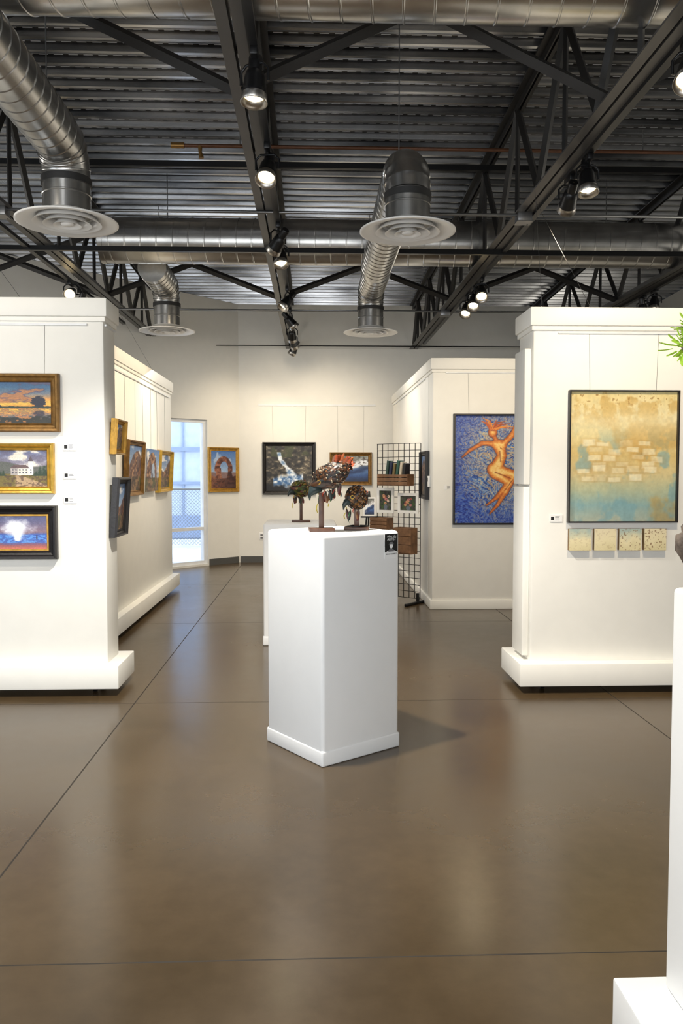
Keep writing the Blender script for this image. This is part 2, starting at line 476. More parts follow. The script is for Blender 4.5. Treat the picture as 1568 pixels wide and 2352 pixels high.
def art_village(u,v):
    n=fbm(u*4,v*5,9,5);n2=fbm(u*22,v*22,2)
    c=grad(v,[(0.5,(196,186,188)),(1,(92,102,140))])
    c=mixc(c,(232,222,208),sm(0.45,0.62,n)); c=mixc(c,(98,90,112),sm(0.5,0.3,n)*0.6)
    hill=0.60+0.08*np.sin(u*5+1)+0.05*n
    c=mixc(c,(96,98,92),sm(0.02,-0.02,v-hill))
    gr=0.34+0.02*n2
    c=mixc(c,(118,104,52),sm(0.01,-0.01,v-gr))
    c=mixc(c,(180,152,116),sm(0.03,-0.03,np.abs(u-0.42-0.9*(0.36-v))-(0.36-v)*0.9)*(v<0.36))
    c=mixc(c,(84,62,48),sm(0.5,0.65,n2)*(v<0.3)*0.7)
    c=mixc(c,(226,220,208),((np.abs(u-0.50)<0.17)&(np.abs(v-0.42)<0.10))*1.0)
    c=mixc(c,(180,172,168),((np.abs(u-0.40)<0.07)&(np.abs(v-0.42)<0.10))*1.0)
    c=mixc(c,(238,236,232),((np.abs(u-0.70)<0.045)&(v>0.32)&(v<0.70))*1.0)
    c=mixc(c,(96,84,92),((np.abs(u-0.70)<0.045*(0.84-v)*8)&(v>0.70)&(v<0.84))*1.0)
    c=mixc(c,(104,84,84),((np.abs(u-0.50)<0.19-(v-0.5)*0.8)&(np.abs(v-0.55)<0.045))*1.0)
    for q in (0.37,0.43,0.50,0.56,0.62,0.70):
        for vv in (0.38,0.46): c=mixc(c,(80,78,92),((np.abs(u-q)<0.014)&(np.abs(v-vv)<0.02))*1.0)
    for (a,b) in ((0.95,0.46),(0.87,0.34),(0.10,0.30),(0.20,0.20),(0.80,0.16)):
        c=mixc(c,(44,62,44),sm(0.02,-0.02,np.abs(u-a)+0.07*n2-0.10*(1-(v-0.30)/b))*(v>0.29)*(v<0.30+b))
    return dabs(c,u,v,93,0.16)
def art_geyser(u,v):
    n=fbm(u*5,v*5,4,5);n2=fbm(u*20,v*30,8)
    c=grad(v+0.08*(n-0.5),[(0,(196,110,84)),(0.12,(140,84,96)),(0.2,(70,96,170)),(0.42,(58,92,176)),(0.50,(130,104,118)),(0.75,(104,96,124)),(1,(74,82,124))])
    c=mixc(c,(96,156,226),((np.abs(v-0.30)<0.12))*sm(0.45,0.6,n2)*0.8)
    t=ell(u,v,0.44-0.1*(v-0.5),0.66,0.24+0.14*v,0.36)+0.9*(n-0.5)
    c=mixc(c,(226,228,238),sm(1.1,0.5,t)*(v>0.25))
    c=mixc(c,(242,242,250),sm(0.10,0.02,np.abs(u-0.42)+0.08*(n-0.5))*(v>0.25)*(v<0.8))
    c=mixc(c,(60,50,60),((np.abs(u-0.80)<0.012)&(v>0.28)&(v<0.42))*1.0)
    return dabs(c,u,v,95,0.12)
def art_rocks(seed,arch=False):
    def f(u,v):
        n=fbm(u*5,v*5,seed,5);n2=fbm(u*12,v*18,seed+3)
        c=grad(v,[(0.4,(176,192,208)),(1,(84,118,168))])
        c=mixc(c,(226,222,216),sm(0.52,0.66,fbm(u*3,v*6,seed+7)))
        r=0.64+0.20*np.sin(u*4.2+seed)+0.12*n
        rock=grad(n2,[(0.25,(60,40,40)),(0.5,(120,84,66)),(0.75,(180,142,108))])
        if arch:
            o_=ell(u,v,0.42,0.30,0.40,0.62); i_=ell(u,v,0.52,0.34,0.16,0.34)
            c=mixc(c,rock,sm(1.03,0.98,o_+0.10*(n-0.5))); c=mixc(c,(156,176,200),sm(1.03,0.97,i_+0.10*(n-0.5)))
        else:
            c=mixc(c,rock,sm(0.01,-0.01,v-r))
        c=mixc(c,(66,58,74),sm(0.5,0.62,fbm(u*7,v*3,seed+9))*(v<r)*0.6)
        c=mixc(c,grad(n2,[(0.3,(58,44,40)),(0.7,(142,112,80))]),sm(0.02,-0.02,v-0.28-0.08*n))
        c=mixc(c,(66,76,50),sm(0.52,0.62,n)*(v<0.32)*0.8)
        return dabs(c,u,v,seed+40,0.14)
    return f
def art_arch(u,v):
    n=fbm(u*4,v*4,21,4);n2=fbm(u*10,v*16,23,3)
    c=grad(v,[(0.3,(170,190,212)),(1,(70,108,168))])
    c=mixc(c,(206,214,224),sm(0.55,0.68,n)*0.6)
    rock=grad(n2-0.35*(u-0.5),[(0.25,(62,38,38)),(0.5,(108,66,54)),(0.75,(160,108,86))])
    c=mixc(c,(128,104,104),sm(0.01,-0.01,v-0.42-0.02*n))
    legL=np.abs(u-0.25-0.05*np.sin(v*4))-(0.10+0.05*sm(0.4,0.2,v)); legR=np.abs(u-0.76+0.05*(v-0.3))-(0.075+0.05*sm(0.45,0.25,v))
    topm=np.maximum(ell(u,v,0.50,0.50,0.36,0.36)-1,1-ell(u,v,0.52,0.46,0.185,0.26))*0.25
    m=np.maximum(sm(0.01,-0.01,legL)*(v<0.55),sm(0.01,-0.01,legR)*(v<0.55)); m=np.maximum(m,sm(0.012,-0.012,topm+0.03*(n-0.5))*(v>0.45))
    c=mixc(c,rock,m)
    g=0.33-0.08*np.sin(u*3.1)+0.04*n
    c=mixc(c,rock*0.9,sm(0.01,-0.01,v-g))
    c=mixc(c,(60,42,44),sm(0.5,0.65,n2)*(v<0.26)*0.7)
    return dabs(c,u,v,97,0.12)
def art_falls(u,v):
    n=fbm(u*6,v*6,31,5);n2=fbm(u*14,v*20,33)
    c=grad(n2,[(0.2,(22,22,24)),(0.5,(54,50,46)),(0.7,(100,92,78)),(0.85,(160,150,130))])
    c=mixc(c,(60,66,40),sm(0.5,0.65,n)*(v>0.75)*0.8)
    path=0.42+0.16*np.sin(v*5.0+0.4)+0.10*(n-0.5)
    wdt=0.06+0.14*sm(0.6,0.1,v)
    w=sm(wdt,wdt*0.5,np.abs(u-path))*(v<0.86)
    c=mixc(c,grad(n2,[(0.25,(104,134,170)),(0.5,(204,214,226)),(0.8,(250,250,250))]),w)
    w2=sm(0.16,0.05,np.abs(v-0.18-0.12*(u))+0.12*(n-0.5))*(u>0.15)*(u<0.8)
    c=mixc(c,grad(n2,[(0.3,(60,100,150)),(0.6,(212,222,234)),(0.8,(255,255,255))]),w2)
    c=mixc(c,(20,20,24),sm(0.12,0.03,v+0.25*(n-0.5)-0.15*np.abs(u-0.45)))
    return dabs(c,u,v,99,0.14)
def art_river(u,v):
    n=fbm(u*5,v*8,41,5);n2=fbm(u*16,v*20,43)
    c=grad(v+0.15*(n-0.5),[(0,(36,44,70)),(0.25,(56,86,140)),(0.5,(98,130,174)),(0.7,(110,106,104)),(1,(140,146,140))])
    b=v-0.40-0.35*(u-0.5)-0.15*n
    c=mixc(c,(236,238,244),sm(-0.02,0.05,b)*sm(0.32,0.2,b))
    c=mixc(c,(76,66,60),sm(0.5,0.65,n2)*(v>0.62)*0.8)
    c=mixc(c,(240,242,246),sm(0.14,0.05,ell(u,v,0.15,0.25,1,1)+0.2*(n-0.5)))
    c=mixc(c,(26,38,76),sm(0.15,0.0,np.abs(b+0.12))*0.7)
    return dabs(c,u,v,101,0.12)
def art_dancer(u,v):
    asp=0.72
    # torso arched back, one arm thrown forward, thighs raised, shins folded back
    L=[((0.53,0.735),(0.63,0.73),0.038,0.038),((0.51,0.74),(0.36,0.745),0.024,0.018),((0.36,0.745),(0.20,0.68),0.017,0.012),((0.20,0.68),(0.10,0.615),0.012,0.005),
       ((0.64,0.74),(0.75,0.82),0.025,0.021),((0.75,0.82),(0.84,0.97),0.020,0.012),((0.58,0.72),(0.62,0.63),0.056,0.040),((0.62,0.63),(0.55,0.52),0.040,0.060),
       ((0.51,0.50),(0.78,0.450),0.060,0.036),((0.78,0.450),(0.67,0.29),0.036,0.026),((0.67,0.29),(0.57,0.17),0.024,0.012),((0.57,0.17),(0.47,0.09),0.014,0.005),
       ((0.53,0.465),(0.72,0.375),0.050,0.032),((0.72,0.375),(0.55,0.235),0.030,0.016),((0.55,0.235),(0.42,0.165),0.014,0.005),((0.56,0.75),(0.52,0.80),0.018,0.017)]
    d=np.full(u.shape,9.0)
    for a,b_,ra,rb in L:
        dd=cap(u,v,a,b_,ra,rb,asp)
        h=np.clip(0.5+0.5*(d-dd)/0.010,0,1); d=d*(1-h)+dd*h-0.010*h*(1-h)
    d=np.minimum(d,(ell(u,v,0.495,0.845,0.040/asp,0.046)-1)*0.040)
    ang=fbm(u*2.2,v*2.8,51,3)*7+np.clip(d,-1,0.3)*6
    s1=np.cos(ang);s2=np.sin(ang)
    p=(u*asp*s1+v*s2);q=(-u*asp*s2+v*s1)
    st1=0.55*vn(p*34,q*110,53)+0.45*vn(u*70,v*95,52)
    edge=sm(0.45,1.0,ell(u,v,0.60,0.58,0.62,0.62))
    c=grad(st1,[(0.15,(30,50,112)),(0.36,(52,88,158)),(0.52,(96,134,184)),(0.68,(156,172,188)),(0.85,(216,192,140))])
    c=mixc(c,c*np.array([0.42,0.55,0.95]),edge*0.75)
    c=mixc(c,(216,172,110),sm(0.58,0.66,vn(p*34,q*100,57))*sm(1.3,0.3,ell(u,v,0.58,0.6,0.60,0.60))*0.7)
    st2=0.5*vn(p*40,q*90,55)+0.5*vn(u*50,v*70,58)
    inner=np.clip(-d*26,0,1)
    light=np.clip(0.20+0.62*inner+0.38*(st2-0.5),0,1)
    skin=grad(light,[(0.0,(126,60,32)),(0.25,(186,94,40)),(0.5,(224,144,64)),(0.75,(246,198,112)),(1.0,(254,230,164))])
    c=mixc(c,(80,54,60),sm(0.012,0.002,d)*0.7)
    c=mixc(c,skin,sm(0.004,-0.002,d+0.004*(st1-0.5)))
    for (a_,b_) in (((0.59,0.67),(0.60,0.57)),((0.53,0.475),(0.74,0.415)),((0.76,0.40),(0.66,0.30)),((0.60,0.70),(0.62,0.69))):
        c=mixc(c,(132,62,34),sm(0.005,-0.001,cap(u,v,a_,b_,0.003,0.001,asp))*0.75)
    for k in range(20):
        t=k/19
        x0,y0=0.46+0.07*t,0.875+0.01*math.sin(k)
        x1=x0-0.12+0.36*t; y1=y0+0.075+0.03*math.sin(k*2.3)-0.05*t
        xm,ym=(x0+x1)/2+0.03*math.sin(k*1.7),(y0+y1)/2+0.02
        w=0.009
        dd=np.minimum(cap(u,v,(x0,y0),(xm,ym),w,w*0.8,asp),cap(u,v,(xm,ym),(x1,y1),w*0.8,0.002,asp))
        c=mixc(c,[(196,92,44),(232,148,62),(160,74,42)][k%3],sm(0.003,-0.002,dd)*0.9)
    return c
def art_abstract(u,v):
    n=fbm(u*3,v*3,61,6);n2=fbm(u*9,v*9,63,5);n3=fbm(u*40,v*40,65,3)
    c=grad(v+0.20*(n-0.5),[(0,(170,178,160)),(0.12,(140,172,170)),(0.22,(182,188,154)),(0.33,(216,198,144)),(0.5,(220,192,124)),(0.62,(234,216,156)),(0.8,(240,226,178)),(1,(230,210,148))])
    c=mixc(c,(120,164,174),sm(0.50,0.66,n2)*sm(0.78,0.5,v)*0.6)
    c=mixc(c,(192,142,60),sm(0.50,0.64,n)*sm(0.90,0.6,v)*0.48)
    c=mixc(c,(196,150,66),sm(0.52,0.66,n2)*sm(0.70,0.9,v)*0.45)
    c=mixc(c,(136,98,48),sm(0.68,0.78,n3)*sm(0.82,0.98,v)*0.7)
    c=mixc(c,(150,112,56),sm(0.58,0.66,n2)*sm(0.92,1.0,v)*0.5)
    w=0.020*(n2-0.5)
    rows=[(0.66,[0.28,0.44,0.64,0.80]),(0.60,[0.20,0.32,0.52,0.68]),(0.545,[0.24,0.40,0.58,0.76]),(0.49,[0.22,0.38,0.66,0.82]),(0.435,[0.30,0.50,0.72]),(0.40,[0.14,0.26,0.44,0.60,0.78]),(0.33,[0.16,0.30,0.44,0.62])]
    for ri,(r,xs) in enumerate(rows):
        for i,x in enumerate(xs):
            if (i*7+ri*5)%7==0: continue
            jx=x+0.02*math.sin(i*5+r*40); hh=0.022+0.005*math.sin(i*3+ri*2)
            ex=np.maximum(np.abs(u-jx+w)/0.060,np.abs(v-r-0.010*math.sin(i*9+ri)+w)/hh)
            al=0.30+0.5*abs(math.sin(i*2.3+ri*1.7))
            c=mixc(c,(180,132,66),sm(1.9,0.95,ex)*0.18)
            c=mixc(c,(246,236,198),sm(1.15,0.75,ex)*al*(0.6+0.6*n2))
    return c*(0.92+0.12*n3[...,None])
def art_small(seed):
    def f(u,v):
        n=fbm(u*3,v*3,seed,4);n3=fbm(u*14,v*14,seed+5,3)
        c=grad(v+0.5*(n-0.5),[(0,(212,200,156)),(0.5,(228,216,176)),(1,(164,180,172) if seed%2==0 else (224,212,178))])
        return mixc(c,(120,88,60),sm(0.64,0.72,n3)*(0.75 if seed>71 else 0.15))
    return f
def art_flowers(seed):
    def f(u,v):
        n=fbm(u*8,v*8,seed,3)
        c=grad(n,[(0.2,(34,34,36)),(0.8,(84,84,82))])
        c=mixc(c,(60,84,48),sm(0.5,0.6,fbm(u*10,v*10,seed+2)))
        rs=random.Random(seed)
        for k in range(9):
            x,y=0.25+0.5*rs.random(),0.35+0.45*rs.random(); col=rs.choice([(166,84,76),(212,160,120),(226,206,184),(186,120,124)])
            d=ell(u,v,x,y,0.10,0.08)+0.25*np.sin(np.arctan2(v-y,u-x)*6)*0.5
            c=mixc(c,col,sm(1.0,0.8,d)); c=mixc(c,(110,60,40),sm(0.35,0.2,ell(u,v,x,y,0.1,0.08)))
        c=mixc(c,(100,110,124),sm(1,0.95,ell(u,v,0.5,0.15,0.14,0.16)))
        return c
    return f

def srgb2lin(c):
    c=np.clip(c,0,1)
    return np.where(c<=0.04045,c/12.92,((c+0.055)/1.055)**2.4)

def canvas(name,w,h,yd,z0,fn,parent,M,res=190,side=(0.6,0.58,0.52)):
    x0=0.0
    nx=max(24,min(250,int(w*res))); ny=max(24,min(330,int(h*res)))
    uu,vv=np.meshgrid(np.linspace(0,1,nx+1),np.linspace(0,1,ny+1))
    c=srgb2lin(fn(uu,vv)).reshape(-1,3)
    cols=np.concatenate([c,np.ones((len(c),1))],1)
    X=((uu-0.5)*w+x0).ravel();Z=(vv*h+z0).ravel()
    vs=[(X[i],yd,Z[i]) for i in range(len(X))]
    fs=[]
    for j in range(ny):
        for i in range(nx):
            a=j*(nx+1)+i; fs.append((a,a+1,a+nx+2,a+nx+1))
    b=len(vs)
    vs=vs+[(x0-w/2,yd+0.008,z0),(x0+w/2,yd+0.008,z0),(x0+w/2,yd+0.008,z0+h),(x0-w/2,yd+0.008,z0+h)]
    cols=np.concatenate([cols,np.tile([side[0],side[1],side[2],1],(4,1))],0)
    A,B,Cc,D=0,nx,ny*(nx+1)+nx,ny*(nx+1)
    fs+=[(b,b+1,B,A),(b+1,b+2,Cc,B),(b+2,b+3,D,Cc),(b+3,b,A,D),(b+3,b+2,b+1,b)]
    return mk(name,vs,fs,M_art,parent,M,False,cols)

def frame_mesh(w,h,fwid,dep,mat_,parent,M,style=0,name="frame"):
    if style==0:   prof=[(0,0),(0,-dep*0.7),(fwid*0.12,-dep),(fwid*0.35,-dep*0.92),(fwid*0.5,-dep*0.62),(fwid*0.75,-dep*0.5),(fwid*0.88,-dep*0.62),(fwid,-dep*0.45),(fwid,0)]
    else:          prof=[(0,0),(0,-dep),(fwid,-dep),(fwid,0)]
    vs=[];fs=[];n=len(prof)
    for (sx,sz) in ((-1,0),(1,0),(1,1),(-1,1)):
        for (o_,d) in prof:
            x=sx*(w/2-o_); z=(o_ if sz==0 else h-o_)
            vs.append((x,d,z))
    for k in range(4):
        k2=(k+1)%4
        for i in range(n-1):
            fs.append((k*n+i,k2*n+i,k2*n+i+1,k*n+i+1))
        fs.append((k*n+n-1,k2*n+n-1,k2*n,k*n))
    o=mk(name,vs,fs,mat_,parent,M); fix(o); return o

def painting(name,x,y,zb,w,h,yaw,fmat,fwid,dep,fn,label,style=0,tilt=0.0,wires=None,res=190,cat="painting",liner=None,group=None,stm=None):
    M=Matrix.Translation((x,y,zb))@Matrix.Rotation(yaw,4,'Z')@Matrix.Rotation(tilt,4,'X')
    r=bpy.data.objects.new(name,None); r.empty_display_size=0.1; r.matrix_basis=M; C.objects.link(r)
    top(r,label,cat,group)
    if fmat: frame_mesh(w,h,fwid,dep,fmat,r,M,style)
    iw=w-2*fwid if fmat else w; ih=h-2*fwid if fmat else h
    if liner:
        Ml=M@Matrix.Translation((0,0,fwid))
        frame_mesh(iw,ih,liner,dep*0.42,M_gold if liner<0.03 else M_paper,r,Ml,1,"liner"); iw-=2*liner; ih-=2*liner
    yd=-dep*0.35 if fmat else -dep
    canvas("canvas",iw,ih,yd,(h-ih)/2,fn,r,M,res)
    if not fmat:
        box("stretcher",-w/2+0.001,w/2-0.001,-dep+0.006,0,0.001,h-0.001,stm or M_paper,r,M=M)
    if wires:
        for k,xx in enumerate((-w*0.3,w*0.3)):
            tubeo("hanging_wire",[(x+xx*math.cos(yaw),y+xx*math.sin(yaw),zb+h*0.9),(x+xx*math.cos(yaw)*1.05,y+xx*math.sin(yaw)*1.05,wires)],0.0011,M_wire,r,5)
    return r

# ------------------------------------------------------------------ movable partitions
def partition(x0,x1,y0,y1,ztop,label,cap_h=0.12,plinth=0.085,pz=(0.05,0.2),casters=True,rails=()):
    r=E("gallery_partition",((x0+x1)/2,(y0+y1)/2,0),label,"partition wall","movable gallery partitions")
    zb=pz[1]-0.01
    box("body",x0,x1,y0,y1,zb if casters else 0.0,ztop-cap_h+0.005,M_white,r,0.018)
    box("cap",x0-0.025,x1+0.025,y0-0.025,y1+0.025,ztop-cap_h,ztop,M_white,r,0.008)
    box("cap_lip",x0-0.012,x1+0.012,y0-0.012,y1+0.012,ztop-cap_h-0.03,ztop-cap_h,M_white,r,0.003,seg=1)
    if casters:
        box("plinth",x0-plinth,x1+plinth,y0-plinth,y1+plinth,pz[0],pz[1],M_white,r,0.006)
        for cx in (x0+0.1,x1-0.1):
            for cy in (y0+0.05,y1-0.05):
                tubeo("caster",[(cx-0.012,cy,0.025),(cx+0.012,cy,0.025)],0.025,M_black,r,14)
                box("caster_bracket",cx-0.018,cx+0.018,cy-0.015,cy+0.015,0.04,0.05,M_black,r)
    else:
        box("plinth",x0-0.02,x1+0.02,y0-0.02,y1+0.02,0,0.1,M_white,r,0.008)
    for (a,b,c,d,z) in rails:
        box("picture_rail",a,b,c,d,z,z+0.012,M_alu,r)
    return r
partition(-3.8,-1.345,5.24,5.53,2.575,"white wheeled partition hung with three framed landscapes",
    rails=((-3.7,-1.45,5.228,5.24,2.40),(-1.345,-1.333,5.26,5.51,2.40)))
partition(-2.01,-1.745,6.85,9.95,2.565,"long white wheeled partition hung with canyon paintings",plinth=0.075,
    rails=((-1.745,-1.733,7.0,9.8,2.36),))
pr=partition(1.44,3.95,5.2,5.55,2.53,"white wheeled partition with a yellow abstract painting",
    rails=((1.6,3.8,5.188,5.2,2.36),))
partition(1.265,3.95,8.40,8.70,2.66,"white plastered partition with a blue and orange painting",casters=False,rails=((1.4,3.8,8.388,8.40,2.50),))
partition(1.265,1.53,8.75,12.5,2.66,"long white plastered partition running to the end wall",casters=False,rails=((1.253,1.265,8.9,12.3,2.50),))

for (a,b) in ((0.23,1.36),(1.375,2.27)):
    box("end_panel",1.395,1.44,5.235,5.49,a,b,M_white,pr,0.006)

# ------------------------------------------------------------------ paintings
PL=math.radians(90)
yA=5.238
painting("framed_painting",-1.878,yA,1.716,0.50,0.373,0,M_gold2,0.055,0.045,art_sunset,"sunset river landscape in a wide antique gold frame",wires=2.40,res=500)
painting("framed_painting",-1.889,yA,1.318,0.44,0.325,0,M_gold3,0.046,0.045,art_village,"village road landscape in a bright gold frame",res=550)
painting("framed_painting",-1.886,yA,0.893,0.46,0.347,0,M_bframe,0.055,0.05,art_geyser,"steaming geyser painting in an ornate black frame",liner=0.012,res=500)
# end face
painting("framed_painting",-1.343,5.475,1.578,0.285,0.237,PL,M_gold,0.035,0.045,art_rocks(11),"small gold-framed desert study on partition end",tilt=math.radians(4))
painting("framed_painting",-1.343,5.46,1.024,0.33,0.40,PL,M_bframe,0.045,0.05,art_rocks(15),"dark-framed canyon painting on partition end",tilt=math.radians(4))
painting("framed_painting",-1.743,7.72,1.235,0.70,0.53,PL,M_gold2,0.05,0.05,art_rocks(5),"canyon mesa landscape in an antique gold frame",wires=2.36,tilt=math.radians(3))
painting("canvas_painting",-1.743,8.49,1.262,0.66,0.44,PL,None,0,0.045,art_rocks(8,True),"unframed red rock arch canvas",tilt=math.radians(3),wires=2.36)
painting("framed_painting",-1.743,9.27,1.235,0.76,0.475,PL,M_gold3,0.05,0.06,art_rocks(3),"red rock landscape in a bright gold frame",wires=2.36,tilt=math.radians(3))
ya=math.atan2(-dy,-dx)
tc_=0.32
painting("framed_painting",CX+dx*tc_+0.003,CY+dy*tc_-0.003,1.15,0.60,0.71,ya,M_gold,0.06,0.04,art_arch,"natural stone arch painting in a gold frame beside window",res=220)
painting("framed_painting",-0.38,YB-0.002,1.105,0.86,0.845,0,M_bframe,0.06,0.05,art_falls,"rocky waterfall painting in a black frame",wires=2.54)
painting("framed_painting",0.617,YB-0.002,1.253,0.684,0.535,0,M_gold2,0.06,0.05,art_river,"snowy river painting in a gold frame",wires=2.54)
o=box("trim_1",-0.88,1.02,YB-0.015,YB,2.535,2.56,M_alu); st(o,"thin white picture hanging rail")
painting("framed_painting",1.905,8.398,0.905,0.845,1.17,0,M_bframe,0.018,0.045,art_dancer,"orange leaping dancer in swirling blue strokes, thin black frame",style=1,wires=2.5,res=290)
painting("framed_painting",2.04,5.198,1.124,0.73,0.868,0,M_bframe,0.009,0.04,art_abstract,"yellow and teal abstract with cream blocks, thin dark frame",style=1,wires=2.36,res=350)
M_side=mat("stained_canvas_edge",(136,108,66),0.6,nscale=30,namt=0.3)
for k in range(4):
    painting("small_canvas",1.757+0.1665*k,5.198,0.942,0.145,0.142,0,None,0,0.040,art_small(70+k),
      ["small square textured canvas in teal and cream","small square textured canvas in pale yellow","small square cream canvas with brown specks","small square cream canvas with dark splatter"][k],res=400,group="row of small square canvases",stm=M_side)
painting("framed_painting",1.263,8.85,1.163,0.5,0.53,-PL,M_bframe,0.05,0.05,art_rocks(19),"dark-framed painting on long partition side")

# ------------------------------------------------------------------ label cards
def card(x,z,y,w=0.082,h=0.045,dark=True,yaw=0):
    M=Matrix.Translation((x,y,z))@Matrix.Rotation(yaw,4,'Z')
    r=E("label_card",(x,y,z),"small white caption card with printed lines","label card","gallery caption cards")
    box("card",-w/2,w/2,-0.006,0,-h/2,h/2,M_paper,r,M=M)
    if dark: box("printed_square",-w/2+0.006,-w/2+0.026,-0.0068,-0.006,-0.011,0.011,M_ink,r,M=M)
    vs=[];fs=[]
    for k in range(4):
        ln=0.03-0.005*(k%2)
        addbox(vs,fs,-w/2+0.034,-w/2+0.034+ln,-0.0068,-0.006,0.012-k*0.008,0.0145-k*0.008)
    mk("printed_text",vs,fs,M_greyink,r,M)
for z in (1.62,1.437,1.278): card(-1.572,z,5.239)
card(1.605,1.152,5.199)
card(1.205+0.2,1.3,8.399,0.03,0.05,False)

# ------------------------------------------------------------------ trusses
def truss(X,y1,label):
    r=E("roof_truss",(X,y1/2,3.45),label,"roof truss","steel roof trusses")
    y0=-2.9
    vs=[];fs=[]
    addbox(vs,fs,X-0.065,X-0.008,y0,y1,3.45,3.462); addbox(vs,fs,X+0.008,X+0.065,y0,y1,3.45,3.462)
    addbox(vs,fs,X-0.018,X-0.008,y0,y1,3.462,3.52); addbox(vs,fs,X+0.008,X+0.018,y0,y1,3.462,3.52)
    mk("bottom_chord",vs,fs,M_steel2,r)
    vs=[];fs=[]
    for s in (-1,1):
        for (a,b,h0,h1) in ((0.008,0.065,-0.014,-0.002),(0.008,0.018,-0.07,-0.014)):
            xa,xb=sorted((X+s*a,X+s*b)); bb=len(vs)
            for (yy) in (y0,y1):
                for (xx,hh) in ((xa,h0),(xb,h0),(xb,h1),(xa,h1)): vs.append((xx,yy,DZ(yy)+hh))
            fs += [(bb,bb+1,bb+2,bb+3),(bb+7,bb+6,bb+5,bb+4)]+[(bb+i,bb+4+i,bb+4+(i+1)%4,bb+(i+1)%4) for i in range(4)]
    o=mk("top_chord",vs,fs,M_steel,r); fix(o)
    P=1.2; k=0; yy=1.0
    while yy+P/2<=y1-0.05:
        for (ya_,za,yb_,zb) in ((yy,3.5,yy+P/2,DZ(yy+P/2)-0.05),(yy+P/2,DZ(yy+P/2)-0.05,min(yy+P,y1-0.05),3.5)):
            tubeo("web_member",[(X,ya_,za),(X,yb_,zb)],0.028,M_steel,r,4,False)
        tubeo("web_member",[(X,yy+P/2,3.5),(X,yy+P/2,DZ(yy+P/2)-0.05)],0.018,M_steel,r,4,False)
        yy+=P
    return r
TX=[-4.33,-2.35,-0.36,1.63,3.61]
for X in TX:
    y1=YB if X>CX else CY+(X-CX)*dy/dx
    truss(X,y1-0.01,"dark grey steel roof truss with diagonal webs")
def brace(xa,za,xb,zb,y):
    v,f=tube([(xa,y,za),(xb,y,zb)],0.035,4)
    o=mk("cross_brace",v,f,M_steel); fix(o); recenter(o)
    top(o,"dark diagonal steel brace between roof trusses","brace","diagonal roof braces")
for (y,i0) in ((4.30,0),(9.3,0)):
    for i in range(4):
        a,b=TX[i]+0.03,TX[i+1]-0.03
        brace(a,3.49,b,DZ(y)-0.06,y); brace(a,DZ(y)-0.06,b,3.49,y+0.085)
def hbar(name,y,z,x0,x1,r,m,label,cat,n=12):
    v,f=tube([(x0,y,z),(x1,y,z)],r,n); o=mk(name,v,f,m,None,None,n>4); fix(o); recenter(o); top(o,label,cat); return o
o=box("bridging_bar",-5.49,5.49,7.19,7.22,3.408,3.451,M_black); top(o,"dark steel bridging bar tied under the trusses","steel bar","bridging bars")
o=box("bridging_bar",-5.49,5.49,7.33,7.37,4.20,4.25,M_black); top(o,"dark steel bridging bar tied between upper chords","steel bar","bridging bars")
hbar("electrical_conduit",6.2,3.440,-5.49,5.49,0.012,M_conduit,"thin galvanised conduit running under the trusses","conduit")
hbar("electrical_conduit",9.87,3.440,-4.45,5.49,0.012,M_conduit,"thin galvanised conduit running under the trusses","conduit")
hbar("electrical_conduit",12.6,3.444,-1.5,3.65,0.008,M_black,"thin dark cable strung near end wall","cable")
for (x,y) in ((-2.35,6.2),(1.63,6.2),(1.63,9.87)):
    r=E("junction_box",(x,y,3.38),"square galvanised junction box on conduit","junction box","junction boxes")
    box("box_body",x-0.055,x+0.055,y-0.055,y+0.055,3.385,3.452,M_conduit,r,0.004)
    box("cover_plate",x-0.06,x+0.06,y-0.06,y+0.06,3.380,3.386,M_conduit,r)
    tubeo("screw",[(x+0.04,y+0.04,3.376),(x+0.04,y+0.04,3.381)],0.006,M_black,r,8)
pp=E("sprinkler_pipe",(0,6.8,4.15),"copper sprinkler pipe with brass valve","pipe")
tubeo("pipe",[(-1.15,6.8,4.17),(5.49,6.8,4.17)],0.015,M_copper,pp,12)
tubeo("elbow_fitting",[(-1.17,6.8,4.17),(-1.06,6.8,4.17)],0.024,M_brass,pp,12)
tubeo("sprinkler_head",[(-0.93,6.8,4.165),(-0.93,6.8,4.12),(-0.92,6.8,4.07)],[0.02,0.014,0.022],M_brass,pp,12)
for x in (-0.6,2.8,4.6): tubeo("pipe_hanger",[(x,6.8,4.18),(x,6.8,DZ(6.8))],0.004,M_conduit,pp,6)

